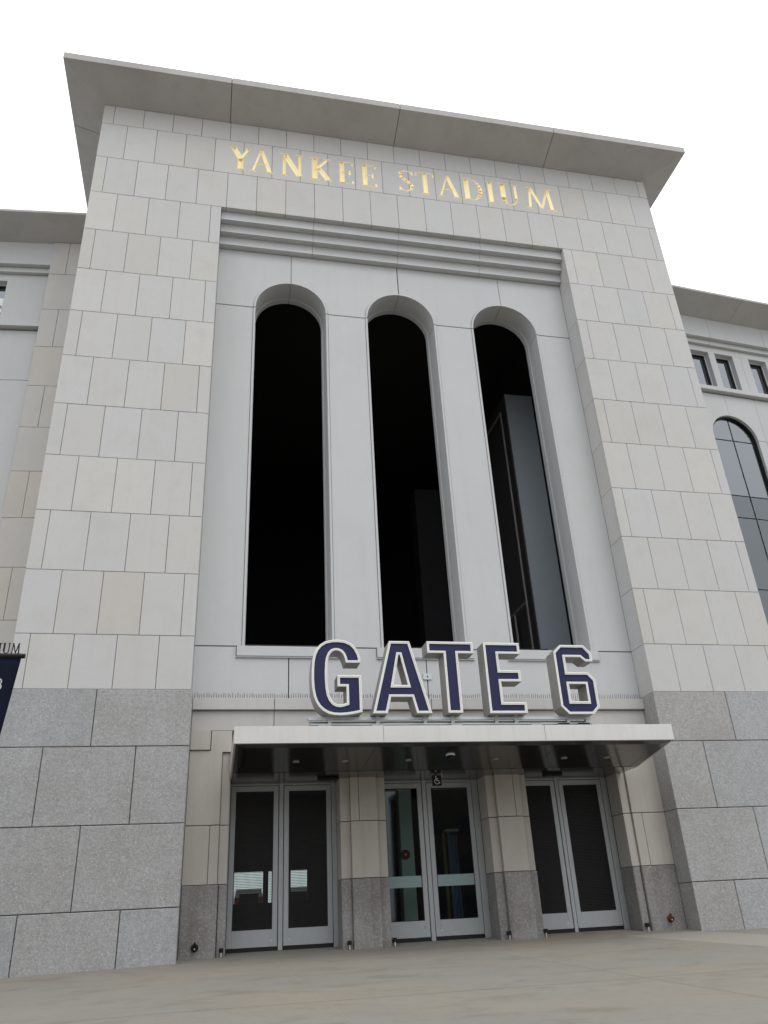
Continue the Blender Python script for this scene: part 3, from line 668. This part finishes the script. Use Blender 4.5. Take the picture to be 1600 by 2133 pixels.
# ------------------------------------------------------------------ wings
def wing(side):
    Wg = empty('stadium_wing', ((X1 if side > 0 else X0), 2.91, 0), side * math.atan(0.09))
    def P(u0, u1): return (u0, u1) if side > 0 else (-u1, -u0)
    def bx(name, m, u0, u1, w0, w1, z0, z1, ch=0.0, par=None):
        a, b = P(u0, u1); return boxo(name, m, par or Wg, a, b, w0, w1, z0, z1, ch)
    def pr(name, m, poly, w0, w1, bev=0.0):
        return prism(name, m, Wg, [(side * u, z) for u, z in poly], w0, w1, bev)
    bxm = M_limew
    LEN = 14.0
    # quoin courses beside the tower
    z = 15.98; r = 0
    tops = [17.10, 15.98] + [15.98 - 1.2 * k for k in range(1, 14)]
    for i in range(len(tops) - 1):
        zt, zb = tops[i], tops[i + 1]
        if zb < 0: zb = -0.3
        cuts = [0.0, 0.985, 1.40] if i % 2 == 0 else [0.0, 1.40]
        for k in range(len(cuts) - 1):
            a, b = P(cuts[k] + (J if k else 0.003), cuts[k + 1] - (J if k < len(cuts) - 2 else 0))
            block('limestone_tile', M_limew, Wg, a, b, zb + J, zt - J, -0.045 + jit(), 0.08, 0.004)
    bx('core_wall', M_mort, 0.0, 1.38, 0.03, 0.6, -0.5, 17.1)
    C0 = 1.41
    # frieze, moulding
    n = 6
    for i in range(n):
        a = C0 + (LEN - C0) * i / n; b = C0 + (LEN - C0) * (i + 1) / n
        bx('frieze_panel', M_pre, a + 0.004, b - 0.004, 0.0, 0.4, 16.335, 17.10, 0.004)
        bx('moulding', M_pre, a + 0.004, b - 0.004, 0.125, 0.45, 16.165, 16.325, 0.006)
    wt, wb = 15.93, 14.46
    w0 = 0.225
    pairs = []
    c = 3.56 if side > 0 else 3.30
    for k in range(5):
        pairs += [(c + k * 2.21 - 0.80, c + k * 2.21 - 0.12), (c + k * 2.21 + 0.12, c + k * 2.21 + 0.80)]
    pairs = [p for p in pairs if p[1] < LEN]
    bays = [C0] + [c + 1.11 + 2.21 * k for k in range(0, 5) if c + 1.11 + 2.21 * k < LEN - 0.3] + [LEN]
    if side < 0: # first bay holds windows too
        pairs = pairs
    for i in range(len(bays) - 1):
        a, b = bays[i] + 0.004, bays[i + 1] - 0.004
        ww = [p for p in pairs if p[0] > a and p[1] < b]
        bx('window_panel', M_pre, a, b, w0, w0 + 0.2, wt, 16.155, 0.0)
        xs_ = [a] + [v for p in ww for v in p] + [b]
        for k in range(0, len(xs_), 2): bx('window_panel', M_pre, xs_[k], xs_[k + 1], w0, w0 + 0.2, wb, wt - 0.0005)
        for p in ww:
            d0 = w0 + 0.165
            a_, b_ = P(*p)
            bm = bmesh.new()
            for q in ((a_, a_ + 0.022, wb, wt), (b_ - 0.022, b_, wb, wt), (a_ + 0.022, b_ - 0.022, wt - 0.022, wt), (a_ + 0.022, b_ - 0.022, wb, wb + 0.02)):
                bm_box(bm, q[0], q[1], d0, d0 + 0.07, q[2], q[3])
            fr = link('window_frame', done(bm, 'window_frame'), M_white, Wg)
            bm = bmesh.new()
            for q in ((a_ + 0.022, a_ + 0.06, wb + 0.02, wt - 0.022), (b_ - 0.085, b_ - 0.022, wb + 0.02, wt - 0.022), (a_ + 0.06, b_ - 0.085, wt - 0.075, wt - 0.022)):
                bm_box(bm, q[0], q[1], d0 + 0.02, d0 + 0.06, q[2], q[3])
            link('sash', done(bm, 'sash'), M_black, fr)
            boxo('window_pane', M_glw, fr, a_ + 0.045, b_ - 0.045, d0 + 0.04, d0 + 0.05, wb + 0.04, wt - 0.05)
            boxo('room_back', M_fin2, fr, a_, b_, d0 + 0.5, d0 + 0.52, wb, wt)
    bx('window_sill', M_pre, C0, LEN, 0.06, w0 + 0.25, 14.305, 14.455, 0.006)
    # arched bays
    zs, R = 12.71, 0.80
    wa = 0.2
    for i in range(4):
        c = 3.54 + 2.21 * i
        a = C0 + 0.004 if i == 0 else c - 1.105 + 0.004
        b = c + 1.105 - 0.004
        for s in (-1, 1):
            lo, hi = (a, c - 0.004) if s < 0 else (c + 0.004, b)
            if s < 0: poly = [(lo, zs + 0.006)] + [(x, max(z, zs + 0.006)) for x, z in arc(c, zs, R, 180, 90.3, 14)] + [(hi, 14.25), (lo, 14.25)]
            else: poly = [(x, max(z, zs + 0.006)) for x, z in arc(c, zs, R, 89.7, 0, 14)] + [(hi, zs + 0.006), (hi, 14.25), (lo, 14.25)]
            pr('precast_panel', M_pre, poly, wa, wa + 0.35)
            if s < 0: bx('precast_panel', M_pre, lo, c - R, wa, wa + 0.35, 4.3, zs - 0.006, 0.004)
            else: bx('precast_panel', M_pre, c + R, hi, wa, wa + 0.35, 4.3, zs - 0.006, 0.004)
        yg = wa + 0.14
        # glazing: bars and panes
        tr = [4.6, 6.2, 7.87, 10.06, 10.78, 12.68]
        bars = bmesh.new()
        for zz in tr[1:]: bm_box(bars, *P(c - R, c + R), yg - 0.012, yg + 0.021, zz - 0.010, zz + 0.010)
        bm_box(bars, *P(c - 0.009, c + 0.009), yg - 0.014, yg + 0.02, 4.4, zs + R - 0.02)
        fr = link('arched_window', done(bars, 'arched_window'), M_black, Wg)
        po = arc(c, zs, R, 0, 180, 24) + arc(c, zs, R - 0.05, 180, 0, 24)
        prism('frame_arc', M_black, fr, [(side * u, z) for u, z in po], yg - 0.05, yg + 0.03)
        for s in (-1, 1):
            a_, b_ = P(*sorted((c + s * R, c + s * (R - 0.05)))); boxo('frame_side', M_black, fr, a_, b_, yg - 0.05, yg + 0.03, 4.4, zs)
        ue = [c - R + 0.05, c - 0.009, c + 0.009, c + R - 0.05]
        for k in range(2):
            for q in range(len(tr) - 1):
                green = q in (0, 1, 2, 3) and not (q == 4)
                a_, b_ = P(ue[2 * k], ue[2 * k + 1])
                boxo('window_pane', M_glg if tr[q] < 10.7 else M_glw, fr, a_, b_, yg, yg + 0.01, tr[q] + 0.0101, tr[q + 1] - 0.0101)
            # top light follows the arch
        po = [(side * u, z) for u, z in [(c - 0.755, 12.70), (c + 0.755, 12.70)] + arc(c, zs, R - 0.04, 4, 176, 16)]
        prism('window_pane', M_glw, fr, po, yg, yg + 0.01)
        bx('window_back', M_fin2, c - 1.0, c + 1.0, yg + 0.6, yg + 0.65, 10.8, 13.8)
        bx('spandrel_backing', M_span, c - 1.0, c + 1.0, yg + 0.22, yg + 0.3, 4.2, 10.78)
    # base
    for k in range(7):
        a, b = P(1.41 + k * 1.8, 1.41 + (k + 1) * 1.8 - 0.012)
        for zz in ((-0.3, 1.0), (1.012, 2.1), (2.112, 3.2), (3.212, 4.29)): boxo('granite_block', M_gran, Wg, a, b, 0.1, 0.5, zz[0], zz[1], 0.01)
    bx('core_wall', M_mort, 0.0, LEN, 1.3, 6.0, -0.5, 17.0)
    bx('core_wall', M_mort, 1.4, LEN, 0.56, 1.3, -0.5, 4.2)
    bx('core_wall', M_mort, 1.4, LEN, 0.56, 1.3, 13.85, 14.4)
    bx('core_wall', M_mort, 1.4, LEN, 0.46, 1.3, 16.0, 17.05)
    # cornice
    uu = [0.0, 4.4, 8.8, LEN]
    for i in range(3):
        a, b = uu[i] + 0.003, uu[i + 1] - 0.006
        pts = [(side * a, -0.8, 17.385), (side * b, -0.8, 17.385), (side * b, 0.02, 17.10), (side * a, 0.02, 17.10)]
        soffit_piece('cornice_panel', pts, Wg, 17.455)
    bx('roof_slab', M_cor, 0.0, LEN, 0.03, 6.0, 17.11, 17.45)
    return Wg
wl = wing(-1); tag(wl, 'set-back stone wing left of the gatehouse with a flat projecting cornice', 'building')
wr = wing(1); tag(wr, 'set-back wing right of the gatehouse with square windows above a tall arched one', 'building')
# paper notice behind the upper window of the left wing
n_ = boxo('window_notice', M_white, wl, -2.49 - 0.3, -2.49 - 0.05, 0.34, 0.345, 14.95, 15.42)
bm = bmesh.new()
for (p, q) in (((-2.62, 15.05), (-2.58, 15.18)), ((-2.54, 15.05), (-2.58, 15.18)), ((-2.60, 15.09), (-2.56, 15.09))):
    bm_cyl(bm, (p[0], 0.338, p[1]), (q[0], 0.338, q[1]), 0.008, n=6)
o = link('letter', done(bm, 'letter'), M_navy, n_)

# ------------------------------------------------------------------ GATE 6 sign
G = empty('gate_sign', (4.41, -1.2, 3.16)); tag(G, 'large navy and white channel letters reading GATE 6 standing on the steel canopy', 'sign')
GL = {
 'G': ([(2.755, 4.257), (2.758, 4.332), (2.732, 4.418), (2.685, 4.512), (2.609, 4.591), (2.51, 4.634), (2.397, 4.649), (2.283, 4.645), (2.169, 4.616), (2.084, 4.561), (2.02, 4.488), (1.977, 4.394), (1.953, 4.28), (1.941, 4.138), (1.939, 3.971), (1.949, 3.815), (1.971, 3.696), (2.005, 3.601), (2.058, 3.519), (2.125, 3.459), (2.205, 3.414), (2.3, 3.392), (2.409, 3.387), (2.518, 3.395), (2.629, 3.411), (2.762, 3.438), (2.762, 4.045), (2.364, 4.045), (2.364, 3.855), (2.51, 3.855), (2.51, 3.588), (2.454, 3.569), (2.399, 3.560), (2.345, 3.566), (2.297, 3.594), (2.257, 3.645), (2.224, 3.724), (2.206, 3.834), (2.198, 3.972), (2.198, 4.112), (2.206, 4.254), (2.224, 4.345), (2.25, 4.405), (2.286, 4.444), (2.335, 4.463), (2.385, 4.461), (2.432, 4.44), (2.469, 4.396), (2.493, 4.336), (2.512, 4.255)], None),
 'A': ([(3.262, 4.64), (3.614, 4.64), (3.93, 3.417), (3.673, 3.417), (3.606, 3.688), (3.251, 3.688), (3.18, 3.417), (2.937, 3.417)], [(3.413, 4.406), (3.435, 4.406), (3.546, 3.885), (3.300, 3.885)]),
 'T': ([(3.922, 4.646), (4.745, 4.646), (4.745, 4.443), (4.461, 4.443), (4.461, 3.424), (4.208, 3.424), (4.208, 4.443), (3.922, 4.443)], None),
 'E': ([(4.932, 4.641), (5.590, 4.641), (5.590, 4.445), (5.187, 4.445), (5.187, 4.151), (5.557, 4.151), (5.557, 3.957), (5.187, 3.957), (5.187, 3.6), (5.598, 3.6), (5.598, 3.416), (4.932, 3.416)], None),
 '6': ([(6.36, 4.620), (6.809, 4.620), (6.938, 4.471), (6.938, 4.325), (6.8, 4.325), (6.714, 4.401), (6.425, 4.401), (6.425, 4.127), (6.813, 4.127), (6.931, 3.997), (6.931, 3.520), (6.802, 3.398), (6.348, 3.398), (6.220, 3.530), (6.220, 4.490)], [(6.424, 3.919), (6.738, 3.919), (6.738, 3.617), (6.424, 3.617)]),
}
def area(p): return sum(p[i][0] * p[(i + 1) % len(p)][1] - p[(i + 1) % len(p)][0] * p[i][1] for i in range(len(p))) / 2
def inset(poly, d_):
    """offset towards the left of travel by d_ (for ccw: inward)"""
    n = len(poly); r = []
    for i in range(n):
        p0, p1, p2 = Vector(poly[i - 1]), Vector(poly[i]), Vector(poly[(i + 1) % n])
        e0 = (p1 - p0).normalized(); e1 = (p2 - p1).normalized()
        n0 = Vector((-e0.y, e0.x)); n1 = Vector((-e1.y, e1.x)); b = (n0 + n1)
        if b.length < 1e-6: b = n0
        b.normalize(); k = d_ / max(0.35, b.dot(n0)); q = p1 + b * k; r.append((q.x, q.y))
    return r
def ring_faces(bm, A, Bv, ya, yb):
    n = len(A)
    a = [bm.verts.new((x, ya, z)) for x, z in A]; b = [bm.verts.new((x, yb, z)) for x, z in Bv]
    for i in range(n): bm.faces.new((a[i], a[(i + 1) % n], b[(i + 1) % n], b[i]))
def cap(bm, outer, hole, y):
    """planar face with an optional hole"""
    if not hole:
        bm.faces.new([bm.verts.new((x, y, z)) for x, z in outer]); return
    vo = [bm.verts.new((x, y, z)) for x, z in outer]; vh = [bm.verts.new((x, y, z)) for x, z in hole]
    es = [bm.edges.new((vo[i], vo[(i + 1) % len(vo)])) for i in range(len(vo))] + [bm.edges.new((vh[i], vh[(i + 1) % len(vh)])) for i in range(len(vh))]
    bmesh.ops.triangle_fill(bm, edges=es, use_beauty=True)
YF, DP = -1.35, 0.35
G0 = G.location
for ch, (po, ho) in GL.items():
    po = po if area(po) > 0 else po[::-1]
    if ho: ho = ho if area(ho) < 0 else ho[::-1]
    bm = bmesh.new()
    ring_faces(bm, po, po, YF, YF + DP)
    if ho: ring_faces(bm, ho, ho, YF, YF + DP)
    cap(bm, po, ho, YF + DP)
    for v in bm.verts: v.co -= G0
    lt = link('letter_shell', done(bm, 'letter_shell'), M_side, G); lt['label'] = 'standing %s %s' % ('numeral' if ch == '6' else 'letter', ch)
    # white double rim: outer flat band, groove, inner band
    d1, d2, d3 = 0.018, 0.0215, 0.040
    bm = bmesh.new()
    for loop in [po] + ([ho] if ho else []):
        i1, i2, i3 = inset(loop, d1), inset(loop, d2), inset(loop, d3)
        ring_faces(bm, loop, i1, YF, YF - 0.004)
        ring_faces(bm, i1, i1, YF - 0.004, YF + 0.006)
        ring_faces(bm, i1, i2, YF + 0.006, YF + 0.006)
        ring_faces(bm, i2, i2, YF + 0.006, YF + 0.001)
        ring_faces(bm, i2, i3, YF + 0.001, YF + 0.001)
        ring_faces(bm, i3, i3, YF + 0.001, YF + 0.03)
    for v in bm.verts: v.co -= G0
    link('white_rim', done(bm, 'white_rim'), M_rim, lt)
    bm = bmesh.new(); cap(bm, inset(po, d3 + 0.0), inset(ho, d3) if ho else None, YF + 0.022)
    for v in bm.verts: v.co -= G0
    link('navy_face', done(bm, 'navy_face'), M_navy, lt)
def gbox(name, m, *q, bev=0.0):
    return boxo(name, m, G, q[0] - G0.x, q[1] - G0.x, q[2] - G0.y, q[3] - G0.y, q[4] - G0.z, q[5] - G0.z, bev=bev)
gbox('rail', M_galv, 1.90, 6.83, -1.17, -1.02, 3.375, 3.40); gbox('rail', M_galv, 1.90, 6.83, -1.17, -1.155, 3.352, 3.374)
gbox('rail', M_galv, 1.93, 6.84, -1.19, -1.04, 3.27, 3.29); gbox('rail', M_galv, 1.93, 6.84, -1.062, -1.045, 3.291, 3.351)
for x in (2.15, 3.02, 4.35, 5.75, 6.25, 6.62):
    gbox('foot_bracket', M_black if x > 6 else M_side, x - 0.10, x + 0.10, -1.30, -1.03, 3.225, 3.262, bev=0.004)
    gbox('foot_post', M_galv, x - 0.03, x + 0.03, -1.14, -1.08, 3.157, 3.224)
for x in (2.25, 3.05, 3.85, 4.33, 5.1, 5.45, 6.4, 6.75):
    gbox('letter_clip', M_galv, x - 0.03, x + 0.03, -1.16, -1.10, 3.29, 3.42)

# ------------------------------------------------------------------ small things
# wheelchair sign hung from the canopy
A_ = empty('accessibility_sign', (4.35, 0.2, 2.70)); tag(A_, 'small square black accessible entrance sign hanging from the canopy above the middle doors', 'sign')
boxo('sign_plate', M_black, A_, -0.085, 0.085, 0.0, 0.012, -0.20, -0.02, bev=0.002)
bm = bmesh.new()
def stroke(bm, p, q, r): bm_cyl(bm, (p[0], -0.003, p[1]), (q[0], -0.003, q[1]), r, n=6)
bm_cyl(bm, (-0.015, -0.004, -0.045), (-0.015, 0.0, -0.045), 0.011, n=12)
stroke(bm, (-0.015, -0.06), (-0.010, -0.11), 0.006); stroke(bm, (-0.010, -0.11), (0.028, -0.11), 0.006); stroke(bm, (0.028, -0.11), (0.045, -0.155), 0.006)
stroke(bm, (-0.013, -0.082), (0.022, -0.082), 0.005); stroke(bm, (0.045, -0.155), (0.058, -0.150), 0.005)
pts = ell(0.0, -0.125, 0.043, 0.045, 125, 345, 10)
for i in range(10): stroke(bm, pts[i], pts[i + 1], 0.0055)
link('wheelchair_symbol', done(bm, 'wheelchair_symbol'), M_white, A_)
boxo('mount_box', M_side, A_, 0.01, 0.12, 0.02, 0.10, -0.06, 0.0, bev=0.003)
boxo('hanger', M_black, A_, -0.03, -0.015, 0.003, 0.02, -0.02, 0.0)
# dome camera
Dm = empty('dome_camera', (4.28, -1.0, 2.80)); tag(Dm, 'white ringed security dome camera under the canopy near the middle doors', 'camera')
cyl('housing', M_white, Dm, (0, 0, 0.0), (0, 0, 0.03), 0.075, 0.085, 24)
bm = bmesh.new(); bmesh.ops.create_uvsphere(bm, u_segments=20, v_segments=10, radius=0.062); link('dome', done(bm, 'dome'), M_black, Dm, (0, 0, -0.035))
# capped pipe outlets in the granite bases
def outlet(x, z, lab, m):
    e = empty('pipe_outlet', (x, YP - 0.045, z)); tag(e, lab, 'pipe outlet', 'pipe outlets low on the granite bases')
    cyl('flange', m, e, (0, 0.03, 0), (0, 0.0, 0), 0.062, 0.05, 18)
    bm = bmesh.new(); n = 16
    for ra, rb, ya, yb in ((0.042, 0.04, 0.0, -0.06), (0.04, 0.026, -0.06, -0.06), (0.026, 0.026, -0.06, -0.01)):
        A = [bm.verts.new((ra * math.cos(6.2832 * i / n), ya, ra * math.sin(6.2832 * i / n))) for i in range(n)]
        Bv = [bm.verts.new((rb * math.cos(6.2832 * i / n), yb, rb * math.sin(6.2832 * i / n))) for i in range(n)]
        for i in range(n): bm.faces.new((A[i], A[(i + 1) % n], Bv[(i + 1) % n], Bv[i]))
    link('nozzle', done(bm, 'nozzle'), m, e)
    boxo('lug', m, e, -0.012, 0.012, -0.05, 0.0, 0.035, 0.085, bev=0.003)
    boxo('tip', M_brass, e, -0.01, 0.01, -0.05, -0.02, -0.03, 0.0, bev=0.003)
outlet(0.288, 0.185, 'black pipe outlet low on the granite base left of the doors', M_black)
outlet(8.478, 0.205, 'rusty pipe outlet low on the granite base right of the doors', M_rust)
# door holders on the floor
hold = [(0.70, 0.42, 'beside the left jamb of the left doors'), (2.74, 0.42, 'between the left doors and the first pilaster'), (3.50, 0.46, 'beside the left jamb of the middle doors'),
        (5.47, 0.42, 'beside the right jamb of the middle doors'), (6.14, 0.46, 'beside the left jamb of the right doors'), (8.03, 0.42, 'beside the right jamb of the right doors')]
def holder(x, y, lab, src=None):
    if src is None:
        e = empty('door_holder')
        cyl('post', M_brass, e, (0, 0, 0), (0, 0, 0.075), 0.011, n=10)
        boxo('catch', M_black, e, -0.032, 0.032, -0.02, 0.06, 0.07, 0.13, bev=0.006)
    else:
        e = src.copy(); S.collection.objects.link(e)
        for c in src.children:
            k = c.copy(); S.collection.objects.link(k); k.parent = e
    e.location = (x, y - 0.02, gz(x, y)); tag(e, 'small black floor door holder ' + lab, 'door holder', 'door holders along the entrance'); return e
h0 = None
for x, y, lab in hold:
    h = holder(x, y, lab, h0); h0 = h0 or h

# interior things seen through the glass
M_pale = mat('pale_paint', (0.62, 0.72, 0.70), 0.6)
t1 = boxo('lobby_column', M_pale, None, 3.98, 4.235, 1.75, 2.05, 0.06, 2.98, bev=0.01); tag(t1, 'pale grey square column standing just inside the left middle door', 'column')
t2 = empty('fire_alarm', (4.06, 1.72, 1.50)); tag(t2, 'round red alarm on the pale column behind the glass door', 'alarm')
cyl('base', M_red, t2, (0, 0.029, 0), (0, 0, 0), 0.09, 0.085, 20); cyl('button', M_white, t2, (0, 0, 0), (0, -0.012, 0), 0.018, n=12)
t3 = empty('crowd_barrier', (4.93, 2.1, 0.06)); tag(t3, 'blue and yellow folded barrier stored inside behind the right middle door', 'barrier')
M_bl = mat('blue_plastic', (0.10, 0.24, 0.42), 0.5); M_ye = mat('yellow_plastic', (0.22, 0.18, 0.05), 0.5)
for i, (xx, m) in enumerate(((0.10, M_bl), (0.20, M_bl), (0.0, M_ye), (0.32, M_bl))):
    boxo('panel', m, t3, xx * 0.8, xx * 0.8 + 0.06, 0.05 * i, 0.05 * i + 0.04, 0.0, 1.85 - 0.05 * (i % 2), bev=0.012)
boxo('top_bar', M_white, t3, 0.05, 0.32, 0.0, 0.2, 1.86, 1.90, bev=0.006)
t4 = cyl('red_sign_disc', M_red, None, (4.50, 1.6, 2.46), (4.50, 1.62, 2.46), 0.12, n=24); tag(t4, 'round red disc sign hung inside at the top of the right middle door', 'sign')
# vans added beyond the far openings, standing in for street reflections in the glass
M_van = mat('white_van_paint', (0.6, 0.6, 0.6), 0.35)
def van(x, y, lab):
    e = empty('reflection_van', (x, y, 0)); tag(e, lab, 'van', 'white vans added beyond the lobby in place of street reflections')
    prof = [(-0.5, 0.35), (0.5, 0.35), (0.5, 1.35), (0.42, 1.72), (-0.42, 1.72), (-0.5, 1.35)]
    prism('body', M_van, e, [(a * 1.1, b) for a, b in prof], 0, 2.4, 0.02)
    boxo('rear_window', M_black, e, -0.36, 0.36, -0.012, -0.001, 1.2, 1.55)
    for s in (-1, 1):
        boxo('tail_light', M_red, e, s * 0.44 - 0.09, s * 0.44 + 0.09, -0.025, -0.002, 1.12, 1.42)
        boxo('wheel', M_blk, e, s * 0.40 - 0.09, s * 0.40 + 0.09, 0.1, 0.7, 0.05, 0.5, bev=0.1)
    boxo('bumper', M_galv, e, -0.5, 0.5, -0.04, -0.0, 0.4, 0.55)
van(2.05, 19.5, 'white van standing in for a street reflection in the left leaf of the left doors'); van(4.0, 19.7, 'white van standing in for a street reflection in the right leaf of the left doors')

# ------------------------------------------------------------------ banner on its pole at the left edge
LP = empty('lamp_post', (-3.75, -3.0, gz(-3.75, -3))); tag(LP, 'black lamp post carrying the navy banner left of the gate', 'lamp post')
cyl('pole', M_black, LP, (0, 0, 0), (0, 0, 7.5), 0.09, 0.06, 20); cyl('base', M_black, LP, (0, 0, 0), (0, 0, 0.5), 0.2, 0.14, 20)
cyl('lamp_arm', M_black, LP, (0, 0, 7.4), (-0.9, 0, 7.6), 0.035); bm = bmesh.new(); bm_cyl(bm, (-0.9, 0, 7.62), (-0.9, 0, 7.4), 0.08, 0.24, 20); link('lamp_head', done(bm, 'lamp_head'), M_black, LP)
Bn = empty('street_banner', (-2.12, -3.0, 3.80)); tag(Bn, 'navy cloth banner below a black bar topped with small letters at the left edge', 'banner')
cyl('bar', M_black, Bn, (-1.6, 0, 0.0), (0.02, 0, 0.0), 0.033, n=14)
bm = bmesh.new(); nx, nz = 16, 24
gr = [[bm.verts.new((-1.5 + (1.475 - 0.098 * (3.77 - (-0.03 - 2.3 * j / nz + 3.8))) * i / nx, 0.02 * math.sin(i * 0.9 + j * 0.22) * j / nz, -0.035 - 2.3 * j / nz)) for i in range(nx + 1)] for j in range(nz + 1)]
for j in range(nz):
    for i in range(nx): bm.faces.new((gr[j][i], gr[j][i + 1], gr[j + 1][i + 1], gr[j + 1][i]))
me = done(bm, 'cloth'); o = link('cloth', me, M_navycl, Bn)
sm = o.modifiers.new('s', 'SOLIDIFY'); sm.thickness = 0.004
for p in me.polygons: p.use_smooth = True
# black cut-out lettering standing on the bar
txt = 'YANKEE STADIUM'; wid = {'Y': 0.095, 'A': 0.105, 'N': 0.10, 'K': 0.10, 'E': 0.08, ' ': 0.06, 'S': 0.075, 'T': 0.09, 'D': 0.095, 'I': 0.045, 'U': 0.095, 'M': 0.115}
x = -0.055
for ch in txt[::-1]:
    wd = wid[ch]
    if ch != ' ':
        bm = bmesh.new()
        for (p, q, w0, w1) in stroke_quads(ch, x - wd, x, 0.03, 0.175):
            dr = (q - p).normalized(); n = Vector((-dr.y, dr.x)); s0 = max(w0 * 0.16, 0.007); s1 = max(w1 * 0.16, 0.007)
            if ch == 'I' and abs(w0) > 0.01: s0 = s1 = 0.016
            if ch == 'I' and abs(p.y - q.y) < 1e-6: s0 = s1 = 0.007
            poly = [p + n * s0 / 2 * 1, p - n * s0 / 2, q - n * s1 / 2, q + n * s1 / 2]
            bm_prism(bm, [(v.x, v.y) for v in poly], -0.006, 0.006)
        link('letter', done(bm, 'letter'), M_black, Bn)
    x -= wd + 0.012
# the figure 3 printed near the banner's top
pts = ell(0, 0.105, 0.033, 0.032, 150, -80, 8) + ell(0.0, 0.037, 0.037, 0.036, 80, -150, 8)
bm = bmesh.new()
for i in range(len(pts) - 1):
    p, q = Vector(pts[i]), Vector(pts[i + 1]); dr = (q - p).normalized(); n = Vector((-dr.y, dr.x)) * 0.012
    e = dr * 0.004
    bm_prism(bm, [tuple(p + n - e), tuple(p - n - e), tuple(q - n + e), tuple(q + n + e)], -0.012, -0.008)
for v in bm.verts: v.co += Vector((-0.255, 0, -0.455))
link('printed_figure', done(bm, 'printed_figure'), M_white, Bn)

# ------------------------------------------------------------------ across the street, behind the camera (seen only in reflections)
M_brk = mat('far_brick', (0.09, 0.075, 0.065), 0.9); M_win = mat('far_window', (0.03, 0.035, 0.04), 0.2)
def far_building(x0, x1, y, h, lab):
    e = empty('street_building', ((x0 + x1) / 2, y, -0.7)); tag(e, lab, 'building', 'brick buildings across the street')
    w = (x1 - x0) / 2; boxo('wall', M_brk, e, -w, w, -10, 0, 0, h)
    boxo('parapet', M_cor, e, -w - 0.1, w + 0.1, -10.1, 0.15, h, h + 0.5)
    n = int(w * 2 / 3.2); fl = int(h / 3.4)
    for i in range(n):
        for j in range(fl): boxo('window', M_win, e, -w + 1 + i * 3.2, -w + 2.6 + i * 3.2, 0.0, 0.03, 1.2 + j * 3.3, 2.9 + j * 3.3)
far_building(-42, -14, -60, 13, 'brick building across the street, left of the three')
far_building(-12, 16, -62, 16, 'brick building across the street, middle and tallest')
far_building(19, 48, -60, 12, 'brick building across the street, right of the three')
